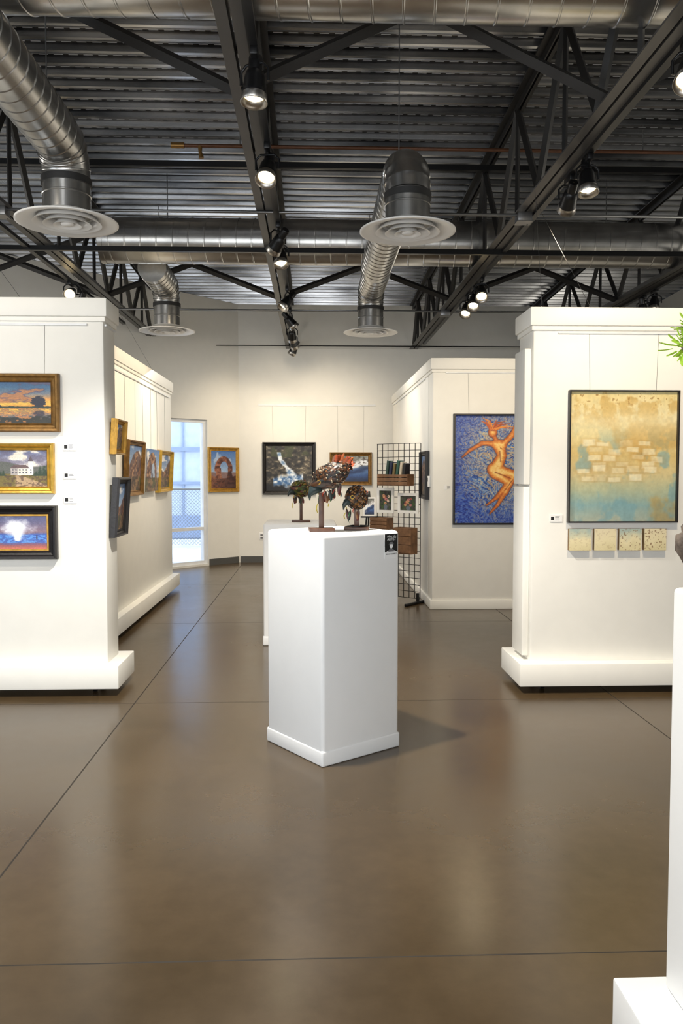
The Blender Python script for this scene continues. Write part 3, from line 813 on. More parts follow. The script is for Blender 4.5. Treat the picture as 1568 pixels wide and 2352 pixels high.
# ------------------------------------------------------------------ ducts
def spiral(name,a,b,r,parent,step=0.11,n=56):
    a=Vector(a);b=Vector(b);L=(b-a).length;d=(b-a)/L
    path=[a];rad=[r];t=step*0.6
    while t<L-0.02:
        for (o_,rr) in ((-0.007,r),(-0.003,r+0.004),(0.003,r+0.004),(0.007,r)):
            path.append(a+d*(t+o_));rad.append(rr)
        t+=step
    path.append(b);rad.append(r)
    v,f=tube(path,rad,n)
    tl=0.12*r if abs(d.z)<0.5 else 0
    nv=[]
    for i,p in enumerate(v):
        ring=i//n;k=i%n
        if 0<ring<len(path)-1:
            p=p+d*tl*math.cos(2*math.pi*k/n+1.2)
        nv.append(p)
    o=mk(name,nv,f,M_duct,parent,None,True); fix(o)
    try: o.data.set_sharp_from_angle(angle=math.radians(28))
    except Exception: pass
    return o
def elbow(name,c,r,R,dirh,parent,n=56):
    """gored elbow from a horizontal run turning down into a drop"""
    c=Vector(c);dh=Vector(dirh)
    path=[];rad=[]
    for i in range(6):
        a=math.pi/2*i/5
        p=c+dh*(R-R*math.cos(a))+Vector((0,0,R*math.sin(a)))
        path.append(p);rad.append(r)
    P2=[];R2=[]
    for i,p in enumerate(path):
        if 0<i<len(path)-1:
            t=(path[i+1]-path[i-1]).normalized()
            P2+=[p-t*0.006,p-t*0.003,p+t*0.003,p+t*0.006];R2+=[r,r+0.005,r+0.005,r]
        else: P2.append(p);R2.append(r)
    v,f=tube(P2,R2,n); o=mk(name,v,f,M_duct,parent,None,True); fix(o)
    try: o.data.set_sharp_from_angle(angle=math.radians(28))
    except Exception: pass
    return o
def diffuser(x,y,z,parent,R=0.305):
    M=Matrix.Translation((x,y,z))
    v,f=lathe([(0.15,0.062),(0.16,0.052),(0.20,0.034),(0.25,0.020),(0.295,0.011),(R,0.007),(R,0.0),(0.29,0.0),(0.245,0.008),(0.205,0.022),(0.17,0.045),(0.15,0.062)],64)
    d=mk("diffuser",v,f,M_diff,parent,M,True); fix(d); d["label"]="round white enamel ceiling diffuser"
    for (ro,zo) in ((0.205,-0.004),(0.145,-0.010),(0.085,-0.016)):
        v,f=lathe([(ro,zo),(ro-0.012,zo+0.002),(ro-0.03,zo+0.018),(ro-0.045,zo+0.045),(ro-0.040,zo+0.047),(ro-0.022,zo+0.022),(ro-0.008,zo+0.008),(ro,zo)],56)
        q=mk("diffuser_ring",v,f,M_diff,d,M,True); fix(q)
    v,f=lathe([(0.0005,-0.016),(0.03,-0.014),(0.04,-0.004),(0.03,0.01),(0.0005,0.012)],32)
    q=mk("diffuser_cone",v,f,M_diff,d,M,True); fix(q)
    v,f=lathe([(0.0005,0.055),(0.15,0.055)],32)
    q=mk("damper_plate",v,f,M_black,d,M)
    return d
def branch(x,y,zd,r,zh,dirh,yend,label,Dr=0.305):
    rt=E("air_duct",(x,y,zd),label,"air duct","branch air ducts with diffusers")
    R=0.19
    ztopdrop=zh-R
    diffuser(x,y,zd,rt,Dr)
    spiral("drop_duct",(x,y,zd+0.045),(x,y,ztopdrop+0.01),r,rt,0.2)
    tubeo("sealant_band",[(x,y,ztopdrop-0.035),(x,y,ztopdrop+0.005)],r+0.008,M_tape,rt,40)
    elbow("duct_elbow",(x,y,ztopdrop),r,R,(0,dirh,0),rt)
    spiral("spiral_duct",(x,y+dirh*R,zh),(x,yend,zh),r,rt)
    v=tubeo("hanger_rod",[(x-0.03,y+dirh*0.25,zh+r),(x-0.03,y+dirh*0.25,DZ(y))],0.004,M_conduit,rt,6)
    return rt
branch(-1.50,5.02,2.98,0.142,3.43,-1,0.6,"galvanised spiral duct with round white diffuser")
branch(0.607,5.14,2.985,0.142,3.41,1,7.72,"galvanised spiral duct with round white diffuser")
branch(-1.60,8.93,3.01,0.142,3.50,-1,8.12,"short spiral duct ending in round white diffuser")
branch(0.655,9.05,3.03,0.142,3.50,-1,8.12,"short spiral duct ending in round white diffuser")
md=E("main_air_duct",(1.75,7.9,3.48),"large galvanised spiral duct crossing between the trusses","air duct","main air ducts")
spiral("spiral_duct",(-1.99,7.9,3.70),(5.49,7.9,3.70),0.215,md,0.15)
tubeo("end_cap",[(-2.03,7.9,3.70),(-1.985,7.9,3.70)],0.222,M_duct,md,48)
for x in (-1.4,0.9,2.9): tubeo("hanger_rod",[(x,7.9,3.91),(x,7.9,DZ(7.9))],0.005,M_conduit,md,6)
md=E("main_air_duct",(0,3.92,3.65),"large galvanised spiral duct crossing between the trusses","air duct","main air ducts")
spiral("spiral_duct",(-5.49,3.92,3.89),(5.49,3.92,3.89),0.25,md,0.15)
tubeo("sealant_band",[(2.02,3.92,3.89),(2.10,3.92,3.89)],0.262,M_tape,md,48)
for x in (-1.4,0.6,3.2): tubeo("hanger_rod",[(x,3.92,4.13),(x,3.92,DZ(3.92))],0.005,M_conduit,md,6)

# ------------------------------------------------------------------ tracks and spots
TRK={-0.27:12.3,1.72:12.3,-2.50:10.8,3.70:12.3}
for x,yend in TRK.items():
    t=box("lighting_track",x-0.026,x+0.018,0.5,yend,3.425,3.455,M_black); top(t,"long black lighting track fixed beside truss chord","lighting track","lighting tracks")
def track_light(x,y,aim,power,blend=0.6,size=75,drop=0.14,col=(1.0,0.83,0.60),S=1.08):
    r=E("track_light",(x,y,3.43),"black adjustable spotlight clipped to ceiling track","spotlight","track spotlights")
    z0=3.425
    piv=Vector((x,y,z0-drop)); aim=Vector(aim); d=(aim-piv).normalized()
    box("track_adapter",x-0.018,x+0.018,y-0.065,y+0.065,z0-0.035,z0+0.001,M_black,r,0.004)
    tubeo("stem",[(x,y,z0-0.035),(x,y,z0-drop+0.085)],0.009,M_black,r,8)
    h=Vector((-d.y,d.x,0)); 
    if h.length<1e-3: h=Vector((1,0,0))
    h.normalize(); w=0.066*S
    top_p=Vector((x,y,z0-drop+0.088))
    tubeo("yoke",[piv+h*w,piv+h*w+Vector((0,0,0.06)),top_p+h*w*0.6,top_p-h*w*0.6,piv-h*w+Vector((0,0,0.06)),piv-h*w],0.007,M_black,r,8)
    M=Matrix.Translation(piv)@(Vector((0,0,-1)).rotation_difference(d)).to_matrix().to_4x4()@Matrix.Scale(S,4)
    v,f=lathe([(0.001,0.12),(0.026,0.12),(0.030,0.112),(0.030,0.055),(0.040,0.045),(0.046,0.02),(0.050,-0.03),(0.054,-0.04),(0.054,-0.05)],32)
    o=mk("lamp_housing",v,f,M_black,r,M,True); fix(o)
    try: o.data.set_sharp_from_angle(angle=math.radians(40))
    except Exception: pass
    v,f=lathe([(0.054,-0.05),(0.060,-0.088),(0.057,-0.090),(0.040,-0.055)],32)
    o=mk("reflector_rim",v,f,M_rim,r,M,True)
    v,f=lathe([(0.0005,-0.066),(0.03,-0.064),(0.043,-0.058)],32)
    o=mk("lamp_lens",v,f,M_lens,r,M,True)
    if power>0:
        l=bpy.data.lights.new("spot_beam",'SPOT'); l.energy=power; l.color=col; l.spot_size=math.radians(size); l.spot_blend=blend; l.shadow_soft_size=0.05
        lo=bpy.data.objects.new("spot_beam",l); C.objects.link(lo)
        lo.matrix_basis=Matrix.Translation(piv+d*0.14)@(Vector((0,0,-1)).rotation_difference(d)).to_matrix().to_4x4()
        par(lo,r)
    return r
track_light(-0.27,3.86,(-0.40,3.55,0.0),680,0.5,125,col=(1.0,0.94,0.84))
track_light(-0.27,4.93,(-0.55,3.2,0.6),25,0.8,80)
track_light(-0.27,6.45,(-1.9,8.6,1.4),200)
track_light(-0.27,6.85,(0.0,5.6,0.4),25)
track_light(-0.27,8.64,(-1.7,8.0,1.4),110)
track_light(-0.27,9.75,(1.3,10.4,1.4),100)
track_light(-0.27,10.7,(-0.3,12.95,1.2),100,0.9,110)
track_light(-0.27,11.3,(0.7,12.95,1.2),70,0.9,110)
track_light(-0.27,11.9,(-1.4,12.7,1.2),55,0.9,110)
track_light(1.72,3.67,(0.9,2.3,0.9),0)
track_light(1.72,3.30,(2.2,5.2,1.5),230,0.8,90)
track_light(1.72,5.02,(1.75,4.3,0.4),10)
track_light(1.72,5.37,(1.9,8.4,1.4),280,0.7,62)
track_light(1.72,8.15,(1.2,5.2,0.4),7)
track_light(1.72,8.55,(1.1,6.4,0.4),7)
track_light(1.72,8.95,(0.8,7.0,0.4),0)
track_light(-2.50,3.0,(-2.2,5.2,1.8),150,0.8,85,col=(1.0,0.90,0.76))
track_light(-2.50,8.45,(-2.2,5.2,1.9),0,drop=0.11)
track_light(-2.50,8.8,(-3.4,9.8,1.4),80)
track_light(3.70,8.6,(3.2,7.6,1.0),0)
track_light(3.70,8.9,(4.3,9.4,1.0),30)

# partition suspension wires
for (a,b) in (((-2.30,4.3,3.451),(-1.9,5.38,2.575)),((1.66,5.95,3.451),(1.9,5.38,2.53)),((1.58,5.7,3.451),(1.55,5.38,2.53)),((-2.30,7.5,3.451),(-1.85,7.8,2.565)),((-2.30,9.3,3.451),(-1.85,9.7,2.565))):
    v,f=tube([a,b],0.0014,6); o=mk("suspension_wire",v,f,M_wire); recenter(o); top(o,"thin steel wire steadying a partition top","wire","suspension wires")

# ------------------------------------------------------------------ pedestals
YAW=math.radians(35.7)
pc=Vector((0.104,4.213,0))
Mp=Matrix.Translation(pc)@Matrix.Rotation(YAW,4,'Z')
r=bpy.data.objects.new("display_pedestal",None); r.matrix_basis=Mp; C.objects.link(r)
top(r,"tall white square pedestal with rounded edges holding feathered masks","pedestal","white display pedestals")
box("column",-0.252,0.252,-0.252,0.252,0.0,1.15,M_ped,r,0.020,M=Mp,seg=4)
box("skirting",-0.256,0.256,-0.256,0.256,0.0,0.078,M_ped,r,0.010,M=Mp,seg=3)
r=E("display_pedestal",(-0.10,6.95,0),"white square pedestal partly behind another","pedestal","white display pedestals")
box("column",-0.415,0.20,6.66,7.24,0.0,1.03,M_ped,r,0.02,seg=4)
box("skirting",-0.421,0.206,6.654,7.246,0.0,0.078,M_ped,r,0.012,seg=3)
r=E("display_pedestal",(1.12,1.60,0),"white pedestal on a wide plinth holding a potted tree","pedestal","white display pedestals")
box("column",0.855,1.36,1.36,1.855,0.20,1.18,M_ped,r,0.012,seg=3)
box("plinth",0.742,1.50,1.22,1.895,0.0,0.20,M_ped,r,0.006)

# sign
fc=Mp@Vector((0.19,-0.252,1.007))
Ms=Matrix.Translation(fc)@Matrix.Rotation(YAW,4,'Z')@Matrix.Translation((0,-0.001,0))
r=bpy.data.objects.new("artist_sign",None); r.matrix_basis=Ms; C.objects.link(r)
top(r,"small black and white artist introduction card on pedestal","sign")
box("card",-0.044,0.044,-0.002,0.0,0.0,0.128,M_paper,r,M=Ms)
box("black_header",-0.044,0.044,-0.003,-0.002,0.062,0.128,M_ink,r,M=Ms)
mk("black_chevron",[(-0.044,-0.0031,0.063),(-0.044,-0.0031,0.032),(0,-0.0031,0.050),(0.044,-0.0031,0.032),(0.044,-0.0031,0.063)],[(0,1,2,3,4)],M_ink,r,Ms)
def disc(cx,cz,rx,rz,y,n=20): return [(cx+rx*math.cos(2*math.pi*k/n),y,cz+rz*math.sin(2*math.pi*k/n)) for k in range(n)]
mk("portrait_face",disc(0,0.066,0.011,0.014,-0.0034),[tuple(range(20))],M_paper,r,Ms)
mk("portrait_hat",[(-0.02,-0.0036,0.074),(0.02,-0.0036,0.074),(0.012,-0.0036,0.078),(0.009,-0.0036,0.086),(-0.009,-0.0036,0.086),(-0.012,-0.0036,0.078)],[(0,1,2,3,4,5)],M_greyink,r,Ms)
mk("portrait_shoulders",[(-0.022,-0.0034,0.036),(0.022,-0.0034,0.036),(0.012,-0.0034,0.051),(-0.012,-0.0034,0.051)],[(0,1,2,3)],M_greyink,r,Ms)
def text(name,body,x,z,size,m,parent,M,y=-0.0038,shear=0.0):
    c=bpy.data.curves.new("lettering_curve",'FONT'); c.body=body; c.size=size; c.align_x='CENTER'; c.extrude=0.0001; c.shear=shear
    t=bpy.data.objects.new("lettering_tmp",c); C.objects.link(t)
    bpy.context.view_layer.update()
    me=bpy.data.meshes.new_from_object(t.evaluated_get(bpy.context.evaluated_depsgraph_get()))
    bpy.data.objects.remove(t)
    me.materials.clear(); me.materials.append(m)
    o=bpy.data.objects.new(name,me); C.objects.link(o)
    o.matrix_basis=M@Matrix.Translation((x,y,z))@Matrix.Rotation(math.radians(90),4,'X')
    par(o,parent); return o
text("heading_script","Meet the",0,0.110,0.017,M_paper,r,Ms,shear=0.4)
text("heading_capitals","ARTIST",0.002,0.094,0.019,M_paper,r,Ms)
text("name_line","BRIAN RAMIREZ",0,0.020,0.0105,M_ink,r,Ms)

# small cards on pedestal top
for (x,y) in ((0.22,4.04),(0.33,4.18)):
    M=Matrix.Translation((x,y,1.150))@Matrix.Rotation(YAW,4,'Z')
    o=box("name_card",-0.03,0.03,-0.02,0.02,0,0.002,M_paper,M=M); top(o,"small white name card lying on pedestal","card","name cards on pedestal")

# ------------------------------------------------------------------ feathered masks
def feather(vs,fs,cs,p,d,n,L,W,c1,c2,curl=0.15,tip=None):
    d=d.normalized(); s=d.cross(n)
    if s.length<1e-4: s=Vector((0,1,0))
    s.normalize(); n=s.cross(d).normalized()
    b=len(vs)
    K=[(0,0.25),(0.25,0.85),(0.55,1.0),(0.8,0.85),(0.93,0.5),(1.0,0.05)]
    for (t,w) in K:
        q=p+d*L*t+n*(curl*L*t*t)
        for k in (-1,0,1):
            vs.append(q+s*W*0.5*w*k+n*(0.0 if k else 0.12*W))
            f=t
            c=[c1[i]*(1-f)+c2[i]*f for i in range(3)]
            if tip and t>0.9: c=list(tip)
            if k: c=[x*0.6 for x in c]
            cs.append((*c,1))
    for i in range(len(K)-1):
        for k in (0,1):
            a=b+i*3+k; fs.append((a,a+1,a+4,a+3))
def L3(c): return lin(c)[:3]
def mask(cx,cy,cz,rx,ry,rz,yaw,pitch,pal,crest,seed,label,crl=0.07,beak=0.05,net=False,hang=3,scale_f=0.028,nf=420,c_w=0.022,tipp=0.3):
    rs=random.Random(seed)
    M=Matrix.Translation((cx,cy,cz))@Matrix.Rotation(yaw,4,'Z')@Matrix.Rotation(pitch,4,'Y')
    r=bpy.data.objects.new("feathered_mask",None); r.matrix_basis=M; C.objects.link(r)
    top(r,label,"mask","feathered masks on stands")
    vs=[];fs=[];cs=[];nu,nv=28,18
    for j in range(nv+1):
        ph=math.pi*j/nv
        for i in range(nu):
            th=2*math.pi*i/nu
            x=math.cos(th)*math.sin(ph);y_=math.sin(th)*math.sin(ph);z=math.cos(ph)
            k=1.0
            if x<-0.3 and z<0.5: k=1+0.25*(-x-0.3)
            brow=0.06*math.exp(-((z-0.25)**2)*20)*(1 if x<0 else 0)
            vs.append((x*rx*k*(1+brow),y_*ry*(1-0.25*max(0,-z)),z*rz))
            c=pal[(i//3+j//2)%len(pal)]
            cs.append((*[v*0.5 for v in L3(c)],1))
    for j in range(nv):
        for i in range(nu):
            i2=(i+1)%nu; fs.append((j*nu+i,(j+1)*nu+i,(j+1)*nu+i2,j*nu+i2))
    mk("mask_shell",vs,fs,M_feather,r,M,True,cs)
    vs=[];fs=[];cs=[]
    for q in range(nf):
        x=rs.uniform(-1,1); a=rs.uniform(0,2*math.pi); s_=math.sqrt(1-x*x)
        nrm=Vector((x,math.sin(a)*s_,math.cos(a)*s_))
        if x<-0.6 and nrm.z<0.2: continue
        p=Vector((nrm.x*rx,nrm.y*ry,nrm.z*rz))*1.0
        d=Vector((1.0,0.15*nrm.y,-0.25 if nrm.z<0.2 else 0.05)); d=(d-d.dot(nrm)*nrm)
        if d.length<0.1: d=Vector((0.3,0,1))
        c1=L3(pal[rs.randrange(len(pal))]); c2=L3(pal[rs.randrange(len(pal))])
        tip=L3((214,196,164)) if rs.random()<tipp else L3((24,18,16))
        if x>0.3 and rs.random()<0.5: c2=L3((176,84,36))
        feather(vs,fs,cs,p,d,nrm,scale_f*rs.uniform(0.8,1.2),scale_f*0.6,c1,c2,0.04,tip)
    o=mk("feather_covering",vs,fs,M_feather,r,M,False,cs); o["kind"]="stuff"
    for q in range(crest):
        vs=[];fs=[];cs=[]
        t=q/max(1,crest-1); a=math.radians(-15+85*t)+rs.uniform(-.08,.08)
        dr=Vector((math.cos(a)*0.9,rs.uniform(-0.4,0.4),math.sin(a)*0.9)).normalized()
        p=Vector((dr.x*rx*0.85,dr.y*ry*0.8,dr.z*rz*0.85))
        dd=(dr+Vector((1.1,0,0.25))).normalized()
        col=rs.choice([(196,78,30),(216,112,40),(140,54,30),(166,90,46)])
        feather(vs,fs,cs,p,dd,Vector((0,-1,0)) if q%2 else Vector((0,-0.6,0.8)),crl*rs.uniform(0.7,1.15),c_w,L3((100,54,30)),L3(col),0.25)
        mk("crest_feather",vs,fs,M_feather,r,M,False,cs)
    bx=-rx*1.05
    v,f=tube([(bx+0.02,0,-rz*0.25),(bx-beak*0.3,0,-rz*0.32),(bx-beak*0.75,0,-rz*0.55),(bx-beak*0.95,0,-rz*0.95)],[0.024*ry/0.05,0.018*ry/0.05,0.010,0.002],14)
    cs=[(*L3((30,44,44)),1)]*len(v); o=mk("beak",v,f,M_feather,r,M,True,cs); fix(o)
    for s in (-1,1):
        e=Vector((-rx*0.80,s*ry*0.62,rz*0.12))
        v,f=lathe([(0.012,0),(0.011,0.004),(0.007,0.004),(0.0065,0.001)],20)
        Me=M@Matrix.Translation(e)@(Vector((0,0,1)).rotation_difference(Vector((-0.6,s,0.1)).normalized())).to_matrix().to_4x4()
        mk("eye_ring",v,f,M_gold3,r,Me,True)
        v,f=lathe([(0.0003,0.004),(0.004,0.0032),(0.0068,0.0005)],16)
        mk("eye",v,f,M_black,r,Me,True)
    if net:
        vs=[];fs=[]
        for k in range(9):
            for sgn in (-1,1):
                path=[]
                for j in range(15):
                    ph=math.pi*(0.06+0.88*j/14); th=2*math.pi*k/9+sgn*ph*1.2
                    path.append((math.cos(th)*math.sin(ph)*rx*1.10,math.sin(th)*math.sin(ph)*ry*1.10,math.cos(ph)*rz*1.10))
                v,f=tube(path,0.0018,5); b=len(vs); vs+=v; fs+=[tuple(i+b for i in q) for q in f]
        mk("cord_net",vs,fs,M_black,r,M,True)
    Wm=M
    for k in range(hang):
        y0=rs.uniform(-0.03,0.03); p0=Wm@Vector((-rx*(1.0-1.3*k/ max(1,hang)),y0,-rz*0.7))
        ln=rs.uniform(0.06,0.12)
        col=[(196,176,60),(60,110,60),(176,60,36),(220,210,190),(40,60,60)][k%5]
        vs=[];fs=[];cs=[]
        n=10
        for j in range(n+1):
            t=j/n; c_=p0+Vector((0.008*math.sin(t*6+k),0.004*math.cos(t*5+k),-ln*t)); w=0.003
            ang=t*4+k
            sd=Vector((math.cos(ang),math.sin(ang),0))*w
            vs+=[c_-sd,c_+sd]; cs+=[(*L3(col),1)]*2
        for j in range(n): fs.append((2*j,2*j+1,2*j+3,2*j+2))
        mk("ribbon",vs,fs,M_feather,r,None,False,cs)
        vs=[];fs=[];cs=[]
        feather(vs,fs,cs,p0+Vector((0.005,0,-ln*0.2)),Vector((0.2*(-1)**k,0,-1)),Vector((0,-1,0)),0.06,0.018,L3((40,26,22)),L3([(110,36,28),(36,56,50),(150,96,46)][k%3]),0.1)
        mk("hanging_feather",vs,fs,M_feather,r,None,False,cs)
    return r
def stand(x,y,z,h,label,w=0.125,yaw=0.0):
    M=Matrix.Translation((x,y,z))@Matrix.Rotation(yaw,4,'Z')
    r=bpy.data.objects.new("mask_stand",None); r.matrix_basis=M; C.objects.link(r)
    top(r,label,"display stand","wooden mask stands")
    box("base",-w/2,w/2,-0.045,0.045,0,0.018,M_wood,r,0.003,M=M)
    box("post",-0.013,0.013,-0.010,0.010,0.018,h,M_wood,r,0.002,M=M)
    return r
stand(0.045,4.12,1.150,0.20,"dark wooden stand with square post under largest mask",0.13,0.1)
mask(0.100,4.12,1.150+0.290,0.104,0.068,0.058,0.15,math.radians(-30),[(42,30,22),(100,60,30),(30,28,28),(124,78,40),(34,46,46),(72,42,26)],16,3,"large speckled pheasant-feather bird mask with orange crest",0.050,0.060,hang=10,scale_f=0.032,nf=620,tipp=0.25)
stand(0.232,4.20,1.150,0.13,"dark wooden stand with wrapped black cord",0.13,-0.1)
mask(0.232,4.20,1.150+0.172,0.056,0.050,0.060,0.5,math.radians(-5),[(150,98,38),(66,42,28),(170,118,54),(104,56,30),(40,32,26)],3,9,"small golden feathered mask wrapped in dark cord net",0.02,0.03,net=True,hang=4,scale_f=0.022,tipp=0.1)
stand(-0.10,6.85,1.03,0.25,"dark wooden stand holding green mask",0.16,0.0)
mask(-0.10,6.85,1.03+0.285,0.092,0.068,0.070,0.6,0.0,[(90,104,36),(46,62,34),(150,138,50),(40,34,28),(120,50,34)],4,14,"green and yellow feathered bird mask",0.04,0.04,hang=8,scale_f=0.032,tipp=0.15)
path=[(0.232+0.05*math.cos(a*0.7)*(1+0.2*math.sin(a*1.7)),4.20+0.04*math.sin(a*0.7),1.171+0.002*math.sin(a)) for a in range(0,30)]
v,f=tube(path,0.0028,6); o=mk("black_cord",v,f,M_black,None,None,True); fix(o); recenter(o); top(o,"loose black cord coiled on wooden stand base","cord")

# ------------------------------------------------------------------ gridwall display
GY=math.atan2(8.73-9.10,1.185-0.74)
Mg=Matrix.Translation((0.74,9.10,0))@Matrix.Rotation(GY,4,'Z')
r=bpy.data.objects.new("gridwall_stand",None); r.matrix_basis=Mg; C.objects.link(r)
top(r,"black wire gridwall display panel on metal feet","display rack")
vs=[];fs=[]
gw,g0,g1=0.58,0.06,1.78
for k in range(9):
    x=gw*k/8; addbox(vs,fs,x-0.003,x+0.003,-0.003,0.003,g0,g1)
for k in range(24):
    z=g0+(g1-g0)*k/23; addbox(vs,fs,0,gw,-0.009,-0.003,z-0.003,z+0.003)
mk("wire_grid",vs,fs,M_black,r,Mg)
for x in (0.03,0.55):
    box("foot",x-0.015,x+0.015,-0.25,0.25,0.0,0.03,M_black,r,0.004,M=Mg)
    box("foot_socket",x-0.012,x+0.012,-0.014,0.014,0.03,0.12,M_black,r,M=Mg)
def gp(lx,ly,z): return Mg@Vector((lx,ly,z))
def gpaint(lx,zb,w,h,seed):
    p=gp(lx,-0.011,0)
    painting("framed_print",p.x,p.y,zb,w,h,GY,M_paper,0.032,0.015,art_flowers(seed),"white-matted flower print clipped to wire grid",style=1,res=300,cat="print",group="flower prints on wire grid")
gpaint(0.125,1.00,0.23,0.285,81); gpaint(0.43,1.005,0.27,0.225,83)
def tray(lx0,lx1,z0,z1,label,depth=0.13):
    rr=bpy.data.objects.new("wooden_crate",None); rr.matrix_basis=Mg@Matrix.Translation(((lx0+lx1)/2,-0.08,z0)); C.objects.link(rr)
    top(rr,label,"wooden box","wooden crates on wire grid")
    box("crate_floor",lx0,lx1,-0.012-depth,-0.012,z0,z0+0.01,M_wood2,rr,M=Mg)
    n=3; hh=(z1-z0-0.02)/n
    for k in range(n):
        box("slat",lx0,lx1,-0.022-depth,-0.012-depth,z0+0.012+k*hh,z0+0.006+(k+1)*hh,M_wood2,rr,0.002,M=Mg,seg=1)
    for x in (lx0,lx1-0.012): box("crate_side",x,x+0.012,-0.012-depth,-0.012,z0+0.01,z1-0.01,M_wood2,rr,M=Mg)
    box("crate_back",lx0+0.012,lx1-0.012,-0.020,-0.012,z0+0.01,z1-0.01,M_wood2,rr,M=Mg)
tray(0.10,0.50,1.31,1.45,"slatted wooden crate holding books on wire grid")
tray(0.0,0.23,0.82,0.96,"small rustic wooden crate hung on wire grid")
tray(0.32,0.55,0.56,0.86,"deep rustic wooden crate hung on wire grid")
bc=[(38,64,58),(30,40,70),(110,96,60),(44,84,74),(200,190,170),(28,30,34)]
for k in range(6):
    x=0.20+k*0.045
    col=mat("book_cover_%d"%k,bc[k],0.5)
    Mb=Mg@Matrix.Translation((x,-0.08,1.322))@Matrix.Rotation(math.radians(7),4,'Y')
    rb=bpy.data.objects.new("book",None); rb.matrix_basis=Mb; C.objects.link(rb)
    top(rb,["dark green hardback book leaning in crate","navy hardback book leaning in crate","olive hardback book leaning in crate","teal hardback book leaning in crate","cream hardback book leaning in crate","black hardback book leaning in crate"][k],"book","books in wooden crate")
    h=0.27-0.015*(k%3)
    box("cover",-0.014,0.014,-0.050,0.045,0,h,col,rb,0.002,M=Mb,seg=1)
    box("pages",-0.011,0.011,-0.044,0.047,0.004,h+0.0008,M_paper,rb,M=Mb)

# small easel with card near the end wall
r=E("display_easel",(0.78,11.0,0),"slim black easel holding a small print","easel")
tubeo("easel_leg",[(0.66,10.9,0.0),(0.78,11.0,1.2)],0.012,M_black,r,8)
tubeo("easel_leg",[(0.90,10.9,0.0),(0.78,11.0,1.2)],0.012,M_black,r,8)
tubeo("easel_leg",[(0.78,11.3,0.0),(0.78,11.0,1.2)],0.012,M_black,r,8)
box("easel_ledge",0.66,0.90,10.90,10.96,0.84,0.86,M_black,r)
painting("framed_print",0.78,10.955,0.86,0.17,0.26,0,M_paper,0.02,0.012,art_river,"small blue print resting on black easel",style=1,res=220,cat="print")
# outlet
r=E("wall_outlet",(-0.83,YB,0.40),"white duplex electrical outlet on wall","outlet")
box("outlet_plate",-0.87,-0.79,YB-0.008,YB,0.37,0.49,M_paper,r,0.003)
for z in (0.40,0.445): box("outlet_socket",-0.85,-0.81,YB-0.010,YB-0.008,z-0.012,z+0.014,M_greyink,r)
r=E("thermostat",(1.265,8.62,1.36),"small white wall thermostat on partition","thermostat")
box("thermostat_body",1.24,1.265,8.52,8.60,1.30,1.42,M_paper,r,0.004)
box("thermostat_display",1.238,1.24,8.54,8.58,1.36,1.40,M_greyink,r)

# ------------------------------------------------------------------ potted tree on the near pedestal
r=E("potted_tree",(0.93,1.76,1.18),"gnarled dark-barked miniature tree with bright green leaves","plant")
v,f=lathe([(0.001,0),(0.06,0),(0.075,0.015),(0.085,0.055),(0.088,0.06),(0.078,0.06),(0.072,0.05),(0.001,0.048)],36)
o=mk("pot",v,f,M_bark,r,Matrix.Translation((0.955,1.755,1.18)),True); fix(o)
key=[((0.945,1.755,1.22),0.050),((0.910,1.765,1.245),0.054),((0.877,1.775,1.285),0.052),((0.890,1.78,1.34),0.036),((0.912,1.78,1.44),0.024),((0.903,1.78,1.54),0.020),((0.870,1.78,1.63),0.024),((0.866,1.78,1.71),0.016),((0.872,1.78,1.78),0.008)]
rs=random.Random(4)
tp=[];tr=[]
for i in range(len(key)-1):
    (a,ra),(b,rb)=key[i],key[i+1]
    for j in range(5):
        t=j/5; tp.append(Vector(a).lerp(Vector(b),t)); tr.append((ra*(1-t)+rb*t)*(1+0.14*math.sin(i*3.1+j*2.3)))
tp.append(Vector(key[-1][0])); tr.append(key[-1][1])
v,f=tube(tp,tr,24); v=[p+Vector((rs.uniform(-1,1),rs.uniform(-1,1),rs.uniform(-1,1)))*0.003 for p in v]
o=mk("trunk",v,f,M_bark,r,None,True); fix(o)
tubeo("branch",[(0.870,1.78,1.66),(0.850,1.78,1.71),(0.828,1.78,1.74)],[0.010,0.007,0.003],M_bark,r,8)
tubeo("branch",[(0.87,1.78,1.62),(0.93,1.76,1.68),(1.0,1.74,1.73)],[0.012,0.008,0.003],M_bark,r,8)
vs=[];fs=[];cs=[]
for (cx_,cy_,cz_,n_) in ((0.838,1.78,1.735,60),(0.862,1.78,1.775,70),(1.0,1.74,1.75,40),(0.94,1.76,1.79,50)):
    for k in range(n_):
        d=Vector((rs.gauss(0,1),rs.gauss(0,1),rs.gauss(0,0.8))).normalized()
        p=Vector((cx_,cy_,cz_))+d*rs.uniform(0.0,0.028)
        feather(vs,fs,cs,p,d,Vector((0,0,1)),rs.uniform(0.018,0.034),0.015,(0.1,0.2,0.03),(0.25,0.4,0.06),0.1)
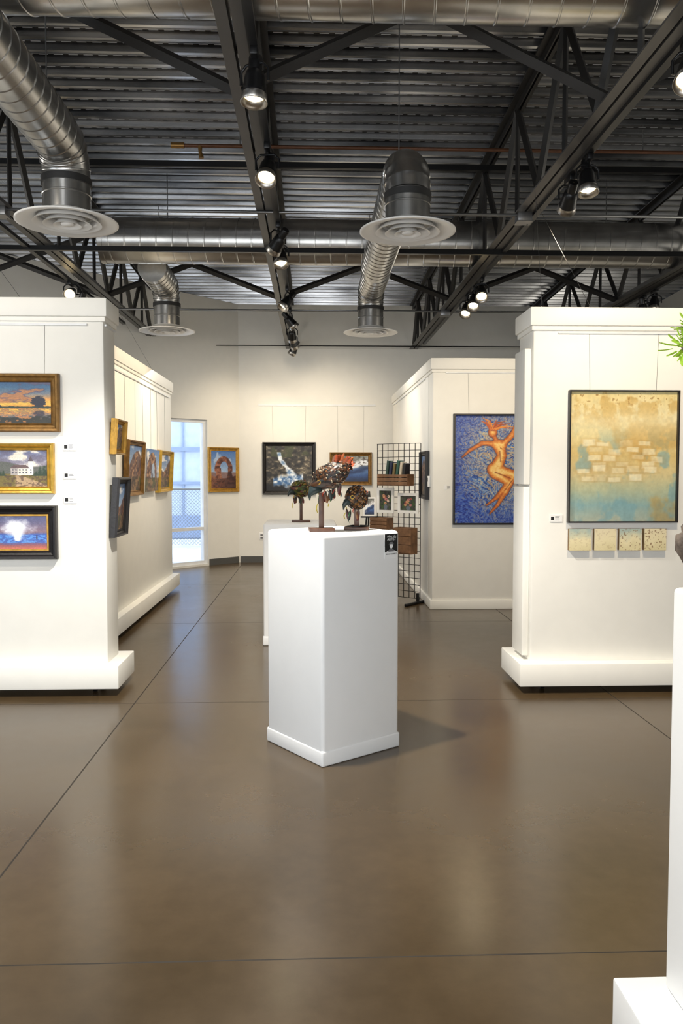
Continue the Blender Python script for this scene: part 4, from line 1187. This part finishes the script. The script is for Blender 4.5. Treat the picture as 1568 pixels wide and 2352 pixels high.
o=mk("foliage",vs,fs,M_leaf,r); o["kind"]="stuff"

# ------------------------------------------------------------------ lights
def area(name,loc,target,sx,sy,e,col):
    l=bpy.data.lights.new(name,'AREA'); l.shape='RECTANGLE'; l.size=sx; l.size_y=sy; l.energy=e; l.color=col
    o=bpy.data.objects.new(name,l); C.objects.link(o)
    o.location=loc; o.rotation_euler=(Vector(target)-Vector(loc)).to_track_quat('-Z','Y').to_euler()
    return o
area("assumed_daylight_rear_fill",(-1.6,-2.6,1.7),(-0.2,6,1.3),5.5,2.6,275,(0.90,0.95,1.0))  # added unseen lamp standing in for assumed daylight from behind the camera
area("daylight_side_window",(-5.2,1.5,1.7),(0,3.8,0.6),4.0,2.4,130,(0.82,0.91,1.0))  # added unseen lamp for assumed cool daylight from the left; that wall is solid
area("added_bounce_fill",(0.5,-0.8,1.0),(0.3,5.5,4.4),4.0,1.6,85,(0.98,0.99,1.0))  # added unseen fill behind the camera, brightens the roof deck
area("added_ambient_right",(5.2,6.6,2.6),(0,7.5,2.4),3.0,1.6,45,(1.0,0.94,0.82))  # added fill near the right wall, no fixture there
area("added_ambient_hall",(-0.2,9.6,2.92),(0,10.4,0.0),2.6,3.6,75,(1.0,0.95,0.87))  # added overhead fill for the far half of the hall, no fixture
area("added_ambient_left",(-4.8,7.4,2.6),(0,9,2.6),2.0,1.6,60,(1.0,0.97,0.93))  # added fill from the left side, belongs to no fixture

w=bpy.data.worlds.new("sky"); bpy.context.scene.world=w; w.use_nodes=True
bg=w.node_tree.nodes["Background"]; bg.inputs[0].default_value=(0.80,0.89,1.0,1); bg.inputs[1].default_value=3.8

# ------------------------------------------------------------------ camera
cam=bpy.data.cameras.new("camera"); cam.sensor_fit='VERTICAL'; cam.sensor_height=36; cam.sensor_width=24; cam.lens=28.0
co=bpy.data.objects.new("camera",cam); C.objects.link(co)
co.location=(0,0,1.45); co.rotation_euler=(math.radians(90-2.79),0,math.radians(-2.07))
cam.clip_start=0.05
bpy.context.scene.camera=co
